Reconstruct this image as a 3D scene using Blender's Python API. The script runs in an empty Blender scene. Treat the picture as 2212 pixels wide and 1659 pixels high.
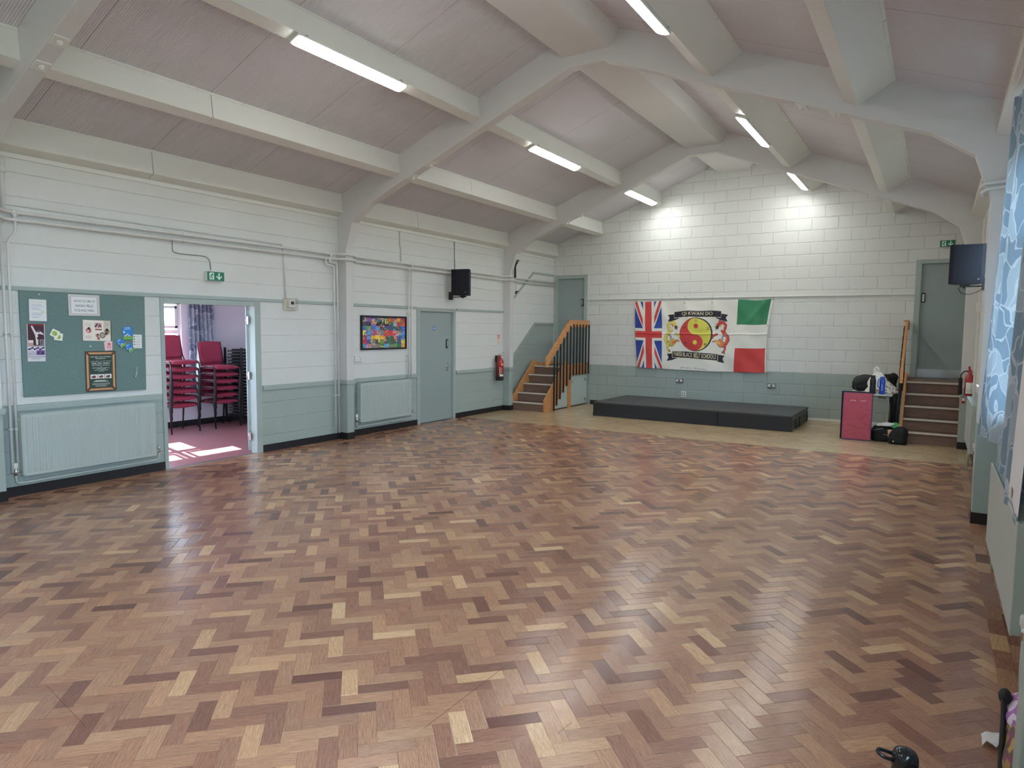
import bpy, bmesh, math, random
import numpy as np
from mathutils import Vector, Matrix
random.seed(7)
C = bpy.context.scene.collection
SC = bpy.context.scene
PI = math.pi

# ------------------------------------------------------------------ camera, sky, sun, exposure
F_PX = 1444.37
yaw, pitch, roll = math.radians(32.2118), math.radians(4.6977), math.radians(0.53995)
fwd = Vector((-math.sin(yaw)*math.cos(pitch), math.cos(yaw)*math.cos(pitch), -math.sin(pitch)))
rt = Vector((math.cos(yaw), math.sin(yaw), 0)); up = rt.cross(fwd)
R = rt*math.cos(roll) + up*math.sin(roll); U = up*math.cos(roll) - rt*math.sin(roll)
cd = bpy.data.cameras.new('camera'); cam = bpy.data.objects.new('camera', cd); C.objects.link(cam)
cd.sensor_fit = 'HORIZONTAL'; cd.sensor_width = 36.0; cd.lens = F_PX/2212*36.0; cd.clip_start = 0.05
cam.matrix_world = Matrix(((R.x, U.x, -fwd.x, 0), (R.y, U.y, -fwd.y, 0), (R.z, U.z, -fwd.z, 1.66), (0, 0, 0, 1)))
SC.camera = cam
w = bpy.data.worlds.new('world'); SC.world = w; w.use_nodes = True
bg = w.node_tree.nodes['Background']
bg.inputs[0].default_value = (0.62, 0.80, 1.0, 1); bg.inputs[1].default_value = 19.0
sd = bpy.data.lights.new('sun', 'SUN'); sun = bpy.data.objects.new('sun', sd); C.objects.link(sun)
sd.energy = 42.0; sd.angle = 0.009; sd.color = (1, 0.95, 0.86)
sun.rotation_euler = Vector((2.5, -0.63, -1.85)).to_track_quat('-Z', 'Y').to_euler()
sun.location = (-20, 10, 12)
vs = SC.view_settings
vs.view_transform = 'Standard'; vs.look = 'None'; vs.gamma = 1.0; vs.use_curve_mapping = False
vs.exposure = 0.03
LAMP = 44.0            # emission of the batten lamps' diffusers
try:
    SC.cycles.use_denoising = True
    SC.cycles.max_bounces = 8; SC.cycles.diffuse_bounces = 5; SC.cycles.glossy_bounces = 3
    SC.cycles.transmission_bounces = 6; SC.cycles.transparent_max_bounces = 12
    SC.cycles.sample_clamp_indirect = 8.0
except Exception:
    pass

# ------------------------------------------------------------------ key dimensions (metres; camera stands at x=0, y=0)
XL, XR, YF, YB = -7.46, 0.50, 13.60, -2.60
XRIDGE, ZRIDGE, SLOPE = -3.475, 5.09, 0.388
FRAMES = (-1.90, 2.56, 7.02, 11.48); FT = 0.14
ZD = 0.883
def zroof(x): return ZRIDGE - SLOPE*abs(x - XRIDGE)

# ------------------------------------------------------------------ colour and materials
def lin1(c):
    c = c/255.0
    return c/12.92 if c <= 0.04045 else ((c+0.055)/1.055)**2.4
def S(r, g, b, k=1.0): return tuple(min(1.0, lin1(v)*k) for v in (r, g, b))
def A(r, g, b): return S(r, g, b, 1.35)

def newmat(name):
    m = bpy.data.materials.new(name); m.use_nodes = True
    nt = m.node_tree; p = nt.nodes['Principled BSDF']
    return m, nt, p
def N(nt, t, **kw):
    n = nt.nodes.new(t)
    for k, v in kw.items(): setattr(n, k, v)
    return n
def math_n(nt, op, a, b=None, c=None, clamp=False):
    n = nt.nodes.new('ShaderNodeMath'); n.operation = op; n.use_clamp = clamp
    for i, v in enumerate((a, b, c)):
        if v is None: continue
        if isinstance(v, (int, float)): n.inputs[i].default_value = v
        else: nt.links.new(v, n.inputs[i])
    return n.outputs[0]
def mixc(nt, f, a, b, blend='MIX'):
    n = nt.nodes.new('ShaderNodeMix'); n.data_type = 'RGBA'; n.blend_type = blend
    for i, v in ((0, f), (6, a), (7, b)):
        if isinstance(v, (int, float)): n.inputs[i].default_value = v
        elif isinstance(v, tuple): n.inputs[i].default_value = (*v[:3], 1)
        else: nt.links.new(v, n.inputs[i])
    return n.outputs[2]
def coords(nt, scale=None, obj=True):
    tc = N(nt, 'ShaderNodeTexCoord'); o = tc.outputs['Object']
    if scale is not None:
        mp = N(nt, 'ShaderNodeMapping'); mp.inputs['Scale'].default_value = scale if isinstance(scale, tuple) else (scale,)*3
        nt.links.new(o, mp.inputs[0]); o = mp.outputs[0]
    return o
def noise(nt, vec, scale, detail=3, rough=0.55):
    n = N(nt, 'ShaderNodeTexNoise'); n.inputs['Scale'].default_value = scale; n.inputs['Detail'].default_value = detail
    n.inputs['Roughness'].default_value = rough
    nt.links.new(vec, n.inputs['Vector']); return n
def bump(nt, p, h, dist=0.002, strength=1.0, prev=None):
    b = N(nt, 'ShaderNodeBump'); b.inputs['Distance'].default_value = dist; b.inputs['Strength'].default_value = strength
    nt.links.new(h, b.inputs['Height'])
    if prev is not None: nt.links.new(prev, b.inputs['Normal'])
    nt.links.new(b.outputs[0], p.inputs['Normal']); return b.outputs[0]

def mat(name, col, rough=0.5, metal=0.0, var=0.06, vscale=9.0, bmp=0.0, bscale=120.0, coat=0.0):
    m, nt, p = newmat(name)
    v = coords(nt); n = noise(nt, v, vscale)
    f = math_n(nt, 'MULTIPLY_ADD', n.outputs[0], var*2, 1-var)
    vm = N(nt, 'ShaderNodeVectorMath', operation='SCALE'); vm.inputs[0].default_value = col
    nt.links.new(f, vm.inputs['Scale']); nt.links.new(vm.outputs[0], p.inputs['Base Color'])
    p.inputs['Roughness'].default_value = rough; p.inputs['Metallic'].default_value = metal
    if coat: p.inputs['Coat Weight'].default_value = coat
    if bmp:
        n2 = noise(nt, v, bscale, 2); bump(nt, p, n2.outputs[0], bmp)
    return m
def vcol(name, rough=0.6, bmp=0.0, bscale=60.0, spec=0.5):
    m, nt, p = newmat(name)
    a = N(nt, 'ShaderNodeAttribute', attribute_name='Col')
    nt.links.new(a.outputs['Color'], p.inputs['Base Color']); p.inputs['Roughness'].default_value = rough
    p.inputs['Specular IOR Level'].default_value = spec
    if bmp: bump(nt, p, noise(nt, coords(nt), bscale, 3).outputs[0], bmp)
    return m

WHITE = S(226, 228, 224, 1.0); TEAL = S(168, 181, 176, 1.0)
CEIL = S(212, 205, 203)

def wall_mat(name, axis, teal=True, stairs=False, far=False, joint=0.006, white=WHITE):
    """painted concrete blockwork: white above, grey-green dado below; joints are relief only"""
    m, nt, p = newmat(name)
    geo = N(nt, 'ShaderNodeNewGeometry'); sep = N(nt, 'ShaderNodeSeparateXYZ'); nt.links.new(geo.outputs['Position'], sep.inputs[0])
    h = sep.outputs['Y'] if axis == 'y' else sep.outputs['X']; z = sep.outputs['Z']
    cmb = N(nt, 'ShaderNodeCombineXYZ'); nt.links.new(h, cmb.inputs[0]); nt.links.new(z, cmb.inputs[1])
    wob = noise(nt, geo.outputs['Position'], 7.0, 2)
    ws = N(nt, 'ShaderNodeVectorMath', operation='MULTIPLY_ADD'); nt.links.new(wob.outputs['Color'], ws.inputs[0])
    ws.inputs[1].default_value = (0.02, 0.012, 0); nt.links.new(cmb.outputs[0], ws.inputs[2])
    br = N(nt, 'ShaderNodeTexBrick'); nt.links.new(ws.outputs[0], br.inputs['Vector'])
    br.inputs['Scale'].default_value = 1.0; br.inputs['Brick Width'].default_value = 0.45; br.inputs['Row Height'].default_value = 0.2215
    br.inputs['Mortar Size'].default_value = joint; br.inputs['Mortar Smooth'].default_value = 0.6
    br.inputs['Color1'].default_value = (1, 1, 1, 1); br.inputs['Color2'].default_value = (0.9, 0.9, 0.9, 1); br.inputs['Mortar'].default_value = (0, 0, 0, 1)
    var = noise(nt, geo.outputs['Position'], 2.2, 3)
    jh = br.outputs['Color']
    if not far:
        swz = N(nt, 'ShaderNodeSeparateXYZ'); nt.links.new(ws.outputs[0], swz.inputs[0])
        fr_ = math_n(nt, 'ABSOLUTE', math_n(nt, 'SUBTRACT', math_n(nt, 'FRACT', math_n(nt, 'DIVIDE', swz.outputs['Y'], 0.2215)), 0.5))
        row = math_n(nt, 'SUBTRACT', 1.0, math_n(nt, 'MULTIPLY', math_n(nt, 'SUBTRACT', fr_, 0.47), 33.0, clamp=True))
        jh = math_n(nt, 'MINIMUM', row, math_n(nt, 'MULTIPLY_ADD', br.outputs['Color'], 0.22, 0.78))
    c = white
    if teal:
        zl = ZD
        if stairs:
            ramp = math_n(nt, 'MINIMUM', 1.795, math_n(nt, 'MULTIPLY_ADD', h, 0.765, 1.09-11.80*0.765))
            on = math_n(nt, 'GREATER_THAN', h, 11.55)
            zl = math_n(nt, 'ADD', math_n(nt, 'MULTIPLY', on, ramp), math_n(nt, 'MULTIPLY', math_n(nt, 'SUBTRACT', 1.0, on), ZD))
        f = math_n(nt, 'LESS_THAN', z, zl)
        c = mixc(nt, f, white, TEAL)
    shade = mixc(nt, 1.0, c, mixc(nt, var.outputs[0], (0.93, 0.93, 0.93), (1, 1, 1)), 'MULTIPLY')
    # thin dirt lines sitting in some of the joints
    bn = noise(nt, geo.outputs['Position'], 3.1, 2)
    crk = math_n(nt, 'MULTIPLY', math_n(nt, 'LESS_THAN', jh, 0.35), math_n(nt, 'GREATER_THAN', bn.outputs[0], 0.53))
    shade = mixc(nt, math_n(nt, 'MULTIPLY', crk, 0.13 if far else 0.22), shade, (0.30, 0.31, 0.30))
    nt.links.new(shade, p.inputs['Base Color']); p.inputs['Roughness'].default_value = 0.42 if far else 0.5
    grain = noise(nt, geo.outputs['Position'], 90.0, 4, 0.65)
    b1 = bump(nt, p, jh, 0.006 if far else 0.004, 1.0)
    bump(nt, p, grain.outputs[0], 0.0028, 0.6, b1)
    return m

M = {}
M['wall_left'] = wall_mat('white over green painted blockwork', 'y', stairs=True, joint=0.005)
M['wall_far'] = wall_mat('gloss white over green painted blockwork', 'x', far=True, joint=0.010)
M['wall_plain'] = wall_mat('white painted blockwork', 'y', joint=0.005)
M['lilac'] = mat('pale lilac wall paint', S(228, 224, 232), 0.7, var=0.03, vscale=2)
M['white'] = mat('white gloss paint', S(228, 228, 222), 0.42, var=0.03, vscale=3, bmp=0.0012, bscale=160)
M['frame'] = mat('white painted concrete', S(222, 221, 218), 0.5, var=0.04, vscale=3, bmp=0.0018, bscale=150)
M['teal'] = mat('grey-green gloss paint', TEAL, 0.38, var=0.04, vscale=4, bmp=0.0006, bscale=140)
M['tealrad'] = mat('grey-green radiator enamel', S(182, 193, 188), 0.35, var=0.03, vscale=4)
M['doorpaint'] = mat('grey-green door paint', S(154, 168, 166), 0.42, var=0.03, vscale=3)
M['black'] = mat('black skirting paint', S(28, 29, 33), 0.4, var=0.15)
M['blackmatt'] = mat('black matt plastic', S(26, 27, 32), 0.55, var=0.1)
M['blackmetal'] = mat('black powder coated steel', S(30, 31, 34), 0.38, var=0.1)
M['deck'] = mat('stage deck with painted sheen', S(66, 68, 72), 0.5, var=0.2, vscale=5)  # paler than the skirts: light reflected off the top is put into the colour
M['stage'] = mat('black painted plywood', S(34, 35, 40), 0.45, var=0.2, vscale=5, bmp=0.0006)
M['pipe'] = mat('white painted pipe', S(222, 223, 219), 0.4, var=0.04)
M['plastic'] = mat('white plastic', S(232, 232, 226), 0.35, var=0.02)
M['cream'] = mat('cream plastic', S(222, 218, 200), 0.4, var=0.02)
M['steel'] = mat('brushed steel', S(190, 192, 195), 0.3, 1.0, var=0.05)
M['greysteel'] = mat('grey satin metal', S(150, 153, 156), 0.35, 0.9, var=0.05)
M['chrome'] = mat('chrome', S(220, 220, 222), 0.12, 1.0, var=0.0)
M['uPVC'] = mat('white window plastic', S(236, 238, 240), 0.3, var=0.01)
M['redfloor'] = mat('red vinyl flooring', S(166, 110, 114), 0.28, var=0.07, vscale=14)
M['tablegrey'] = mat('pale grey table laminate', S(190, 192, 190), 0.4, var=0.05)
M['redchair'] = mat('crimson woven upholstery', S(156, 52, 78), 0.85, var=0.08, vscale=20, bmp=0.001, bscale=400)
M['redpaint'] = mat('red enamel', S(176, 32, 44), 0.25, var=0.05, coat=0.5)
M['rubber'] = mat('black rubber', S(20, 20, 23), 0.6, var=0.1)
M['print'] = vcol('printed paper', 0.55)
M['cloth'] = vcol('printed banner vinyl', 0.5, spec=0.4)
M['bagblack'] = mat('black nylon fabric', S(15, 16, 20), 0.7, var=0.25, vscale=12, bmp=0.004, bscale=30)
M['whitebag'] = vcol('white polythene bag', 0.3, bmp=0.006, bscale=22)
M['blue'] = mat('translucent blue plastic', S(34, 78, 178), 0.25, var=0.08)
M['green'] = mat('bright green plastic', S(70, 170, 90), 0.5, var=0.05)
M['matred'] = mat('crimson vinyl mat cover', S(180, 78, 94), 0.34, var=0.06, vscale=6, bmp=0.016, bscale=8)
M['matblue'] = mat('navy vinyl mat edge', S(44, 50, 110), 0.4, var=0.08)
M['greyplate'] = mat('grey metal socket plate', S(120, 124, 126), 0.35, 0.6, var=0.05)

def wood_mat(name, c1, c2, axis_scale, rough=0.4):
    m, nt, p = newmat(name)
    v = coords(nt, axis_scale); n = noise(nt, v, 6.0, 5, 0.6)
    cr = N(nt, 'ShaderNodeValToRGB'); cr.color_ramp.elements[0].position = 0.35; cr.color_ramp.elements[1].position = 0.68
    cr.color_ramp.elements[0].color = (*c1, 1); cr.color_ramp.elements[1].color = (*c2, 1)
    nt.links.new(n.outputs[0], cr.inputs[0]); nt.links.new(cr.outputs[0], p.inputs['Base Color']); p.inputs['Roughness'].default_value = rough
    return m
M['pine'] = wood_mat('varnished orange pine', S(186, 126, 76), S(214, 158, 104), (9, 1.2, 9))
M['riser'] = wood_mat('dark brown hardboard', S(124, 98, 86), S(140, 114, 100), (1.5, 8, 8), 0.45)
M['nosing'] = mat('pale grey stair nosing strip', S(222, 214, 204), 0.6, var=0.08, vscale=40)
M['tread'] = mat('dark brown stair tread', S(120, 98, 84), 0.5, var=0.1)

def ceil_mat():
    m, nt, p = newmat('ribbed white roof lining')
    geo = N(nt, 'ShaderNodeNewGeometry'); sep = N(nt, 'ShaderNodeSeparateXYZ'); nt.links.new(geo.outputs['Position'], sep.inputs[0])
    y = sep.outputs['Y']
    nz = noise(nt, geo.outputs['Position'], 1.2, 2)
    s = math_n(nt, 'SINE', math_n(nt, 'MULTIPLY', math_n(nt, 'MULTIPLY_ADD', nz.outputs[0], 0.01, y), 2*PI/0.042))
    s4 = math_n(nt, 'POWER', math_n(nt, 'ABSOLUTE', s), 0.5)
    seam = math_n(nt, 'LESS_THAN', math_n(nt, 'FRACT', math_n(nt, 'DIVIDE', math_n(nt, 'ADD', y, 10.37), 1.217)), 0.007)
    v = noise(nt, geo.outputs['Position'], 1.7, 3)
    c = mixc(nt, v.outputs[0], S(216, 212, 217), S(223, 220, 225))
    c = mixc(nt, math_n(nt, 'MULTIPLY', seam, 0.5), c, (0.15, 0.14, 0.14))
    nt.links.new(c, p.inputs['Base Color']); p.inputs['Roughness'].default_value = 0.55
    bump(nt, p, s4, 0.006, 0.9)
    return m
M['ceil'] = ceil_mat()

SCR = [((-1.715, 2.057), (-1.712, 2.656), 0.0022), ((-1.712, 2.656), (-1.68, 3.459), 0.0012), ((-1.167, 2.62), (-1.089, 2.561), 0.0025), ((-1.23, 2.331), (-1.219, 2.435), 0.002), ((-3.389, 1.367), (-2.894, 1.303), 0.0016)]      # long scratches in the varnish
def floor_mat():
    m, nt, p = newmat('herringbone wood block floor')
    a = N(nt, 'ShaderNodeAttribute', attribute_name='Col'); sa = N(nt, 'ShaderNodeSeparateColor'); nt.links.new(a.outputs['Color'], sa.inputs[0])
    r1, r2, pale = sa.outputs[0], sa.outputs[1], sa.outputs[2]
    uv = N(nt, 'ShaderNodeUVMap', uv_map='UVMap'); su = N(nt, 'ShaderNodeSeparateXYZ'); nt.links.new(uv.outputs[0], su.inputs[0])
    u, v = su.outputs[0], su.outputs[1]
    cr = N(nt, 'ShaderNodeValToRGB'); el = cr.color_ramp.elements
    stops = [(0.0, S(116, 80, 71, 1.06)), (0.25, S(149, 109, 92, 1.06)), (0.5, S(171, 131, 106, 1.06)), (0.75, S(188, 149, 118, 1.06)), (0.93, S(204, 168, 130, 1.06)), (1.0, S(214, 181, 143, 1.06))]
    el[0].position, el[0].color = stops[0][0], (*stops[0][1], 1); el[1].position, el[1].color = stops[-1][0], (*stops[-1][1], 1)
    for po, co in stops[1:-1]:
        e = el.new(po); e.color = (*co, 1)
    nt.links.new(r1, cr.inputs[0])
    redd = mixc(nt, math_n(nt, 'MULTIPLY', r2, 0.35), cr.outputs[0], mixc(nt, 1.0, cr.outputs[0], (1.05, 0.82, 0.78), 'MULTIPLY'))
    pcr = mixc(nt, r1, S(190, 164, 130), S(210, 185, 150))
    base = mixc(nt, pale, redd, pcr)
    # grain along the block
    cb = N(nt, 'ShaderNodeCombineXYZ'); nt.links.new(math_n(nt, 'MULTIPLY_ADD', r2, 37.0, math_n(nt, 'MULTIPLY', u, 0.9)), cb.inputs[0])
    nt.links.new(math_n(nt, 'MULTIPLY_ADD', r1, 23.0, math_n(nt, 'MULTIPLY', v, 5.5)), cb.inputs[1])
    g = noise(nt, cb.outputs[0], 3.2, 6, 0.7)
    gx = math_n(nt, 'MULTIPLY_ADD', math_n(nt, 'SUBTRACT', g.outputs[0], 0.5), 3.0, 0.5, clamp=True)
    gc = mixc(nt, gx, (0.62, 0.59, 0.56), (1.30, 1.30, 1.30))
    base = mixc(nt, 0.9, base, gc, 'MULTIPLY')
    cb2 = N(nt, 'ShaderNodeCombineXYZ'); nt.links.new(math_n(nt, 'MULTIPLY_ADD', r1, 61.0, math_n(nt, 'MULTIPLY', u, 6.0)), cb2.inputs[0]); nt.links.new(math_n(nt, 'MULTIPLY_ADD', r2, 17.0, math_n(nt, 'MULTIPLY', v, 30.0)), cb2.inputs[1])
    pore = noise(nt, cb2.outputs[0], 2.2, 3, 0.7)
    base = mixc(nt, math_n(nt, 'MULTIPLY', math_n(nt, 'GREATER_THAN', pore.outputs[0], 0.58), 0.45), base, mixc(nt, 1.0, base, (0.45, 0.40, 0.38), 'MULTIPLY'))
    geo = N(nt, 'ShaderNodeNewGeometry')
    wear = noise(nt, geo.outputs['Position'], 1.1, 4)
    base = mixc(nt, 0.5, base, mixc(nt, wear.outputs[0], (0.66, 0.66, 0.69), (1.22, 1.19, 1.16)), 'MULTIPLY')
    # joints: distance to block edge in metres
    du = math_n(nt, 'MULTIPLY', math_n(nt, 'SUBTRACT', 0.5, math_n(nt, 'ABSOLUTE', math_n(nt, 'SUBTRACT', u, 0.5))), 0.228)
    dv = math_n(nt, 'MULTIPLY', math_n(nt, 'SUBTRACT', 0.5, math_n(nt, 'ABSOLUTE', math_n(nt, 'SUBTRACT', v, 0.5))), 0.076)
    dd = math_n(nt, 'MINIMUM', du, dv)
    gap = math_n(nt, 'LESS_THAN', dd, 0.0006)
    base = mixc(nt, math_n(nt, 'MULTIPLY', gap, 0.65), base, (0.035, 0.024, 0.02))
    # scuffs
    sc = N(nt, 'ShaderNodeTexNoise'); sc.inputs['Scale'].default_value = 9.0; sc.inputs['Detail'].default_value = 8; sc.inputs['Roughness'].default_value = 0.75
    nt.links.new(geo.outputs['Position'], sc.inputs['Vector'])
    scf = math_n(nt, 'GREATER_THAN', sc.outputs[0], 0.70)
    base = mixc(nt, math_n(nt, 'MULTIPLY', scf, 0.4), base, (0.05, 0.04, 0.035))
    sp = N(nt, 'ShaderNodeSeparateXYZ'); nt.links.new(geo.outputs['Position'], sp.inputs[0])
    for (ax, ay), (bx_, by_), w_ in SCR:
        L_ = math.hypot(bx_-ax, by_-ay); ux, uy = (bx_-ax)/L_, (by_-ay)/L_
        px_ = math_n(nt, 'SUBTRACT', sp.outputs[0], ax); py_ = math_n(nt, 'SUBTRACT', sp.outputs[1], ay)
        al = math_n(nt, 'ADD', math_n(nt, 'MULTIPLY', px_, ux), math_n(nt, 'MULTIPLY', py_, uy)); ac = math_n(nt, 'ABSOLUTE', math_n(nt, 'ADD', math_n(nt, 'MULTIPLY', px_, -uy), math_n(nt, 'MULTIPLY', py_, ux)))
        on = math_n(nt, 'MULTIPLY', math_n(nt, 'LESS_THAN', ac, w_), math_n(nt, 'LESS_THAN', math_n(nt, 'ABSOLUTE', math_n(nt, 'SUBTRACT', al, L_/2)), L_/2))
        base = mixc(nt, math_n(nt, 'MULTIPLY', on, 0.55), base, (0.04, 0.03, 0.028))
    nt.links.new(base, p.inputs['Base Color'])
    rg = math_n(nt, 'MULTIPLY_ADD', g.outputs[0], 0.08, math_n(nt, 'MULTIPLY_ADD', wear.outputs[0], 0.10, 0.11))
    nt.links.new(rg, p.inputs['Roughness']); p.inputs['Specular IOR Level'].default_value = 0.5
    b1 = bump(nt, p, math_n(nt, 'MINIMUM', dd, 0.003), 0.35, 0.5)
    bump(nt, p, g.outputs[0], 0.0007, 0.5, b1)
    return m
M['floor'] = floor_mat()

def glass_mat():
    m, nt, p = newmat('window glass'); out = nt.nodes['Material Output']; nt.nodes.remove(p)
    t = N(nt, 'ShaderNodeBsdfTransparent'); t.inputs[0].default_value = (0.93, 0.97, 0.98, 1)
    g = N(nt, 'ShaderNodeBsdfGlossy'); g.inputs['Roughness'].default_value = 0.03
    lw = N(nt, 'ShaderNodeLayerWeight'); mx = N(nt, 'ShaderNodeMixShader')
    fr = math_n(nt, 'MULTIPLY_ADD', math_n(nt, 'POWER', lw.outputs['Facing'], 5.0), 0.8, 0.035)
    nt.links.new(fr, mx.inputs[0]); nt.links.new(t.outputs[0], mx.inputs[1]); nt.links.new(g.outputs[0], mx.inputs[2]); nt.links.new(mx.outputs[0], out.inputs[0])
    return m
M['glass'] = glass_mat()
M['clear'] = glass_mat(); M['clear'].name = 'clear acrylic'; [n for n in M['clear'].node_tree.nodes if n.type == 'BSDF_TRANSPARENT'][0].inputs[0].default_value = (.97, .97, .97, 1)

def curtain_mat(name, c1, c2, transl):
    m, nt, p = newmat(name); out = nt.nodes['Material Output']
    uv = N(nt, 'ShaderNodeUVMap', uv_map='UVMap')
    n0 = noise(nt, uv.outputs[0], 2.5, 2)
    ws = N(nt, 'ShaderNodeVectorMath', operation='MULTIPLY_ADD'); nt.links.new(n0.outputs['Color'], ws.inputs[0]); ws.inputs[1].default_value = (0.6, 0.6, 0); nt.links.new(uv.outputs[0], ws.inputs[2])
    vo = N(nt, 'ShaderNodeTexVoronoi', feature='DISTANCE_TO_EDGE'); vo.inputs['Scale'].default_value = 5.0; nt.links.new(ws.outputs[0], vo.inputs['Vector'])
    vc = N(nt, 'ShaderNodeTexVoronoi'); vc.inputs['Scale'].default_value = 5.0; nt.links.new(ws.outputs[0], vc.inputs['Vector'])
    edge = math_n(nt, 'LESS_THAN', vo.outputs['Distance'], 0.035)
    sv = N(nt, 'ShaderNodeSeparateColor'); nt.links.new(vc.outputs['Color'], sv.inputs[0])
    f = math_n(nt, 'MAXIMUM', edge, math_n(nt, 'MULTIPLY', math_n(nt, 'GREATER_THAN', sv.outputs[0], 0.55), 0.55))
    col = mixc(nt, f, c1, c2)
    nt.links.new(col, p.inputs['Base Color']); p.inputs['Roughness'].default_value = 0.85
    if transl:
        tr = N(nt, 'ShaderNodeBsdfTranslucent'); nt.links.new(col, tr.inputs[0])
        mx = N(nt, 'ShaderNodeMixShader'); mx.inputs[0].default_value = transl
        nt.links.new(p.outputs[0], mx.inputs[1]); nt.links.new(tr.outputs[0], mx.inputs[2]); nt.links.new(mx.outputs[0], out.inputs[0])
    return m
M['curtain'] = curtain_mat('blue grey leaf print curtain', S(128, 150, 168), S(188, 200, 208), 0.13)
M['curtain2'] = curtain_mat('grey leaf print curtain', S(118, 126, 146), S(186, 190, 204), 0.2)
M['lining'] = mat('white curtain lining', S(226, 224, 226), 0.8, var=0.02)

def felt_mat():
    m, nt, p = newmat('dark green felt')
    v = coords(nt); n = noise(nt, v, 70, 4, 0.7); n2 = noise(nt, v, 260, 2)
    c = mixc(nt, n.outputs[0], S(90, 115, 114), S(130, 156, 153)); c = mixc(nt, math_n(nt, 'GREATER_THAN', n2.outputs[0], 0.66), c, S(150, 176, 170))
    nt.links.new(c, p.inputs['Base Color']); p.inputs['Roughness'].default_value = 0.95; bump(nt, p, n2.outputs[0], 0.002)
    return m
M['felt'] = felt_mat()

def emit(name, col, strength):
    m, nt, p = newmat(name); p.inputs['Base Color'].default_value = (0.9, 0.9, 0.88, 1)
    p.inputs['Emission Color'].default_value = (*col, 1); p.inputs['Emission Strength'].default_value = strength
    return m
M['lamp'] = emit('glowing lamp diffuser', (0.98, 1.0, 0.955), LAMP)
M['grille'] = mat('dark blue-black speaker cloth', S(20, 21, 34), 0.8, var=0.1, bmp=0.0012, bscale=500)

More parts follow.
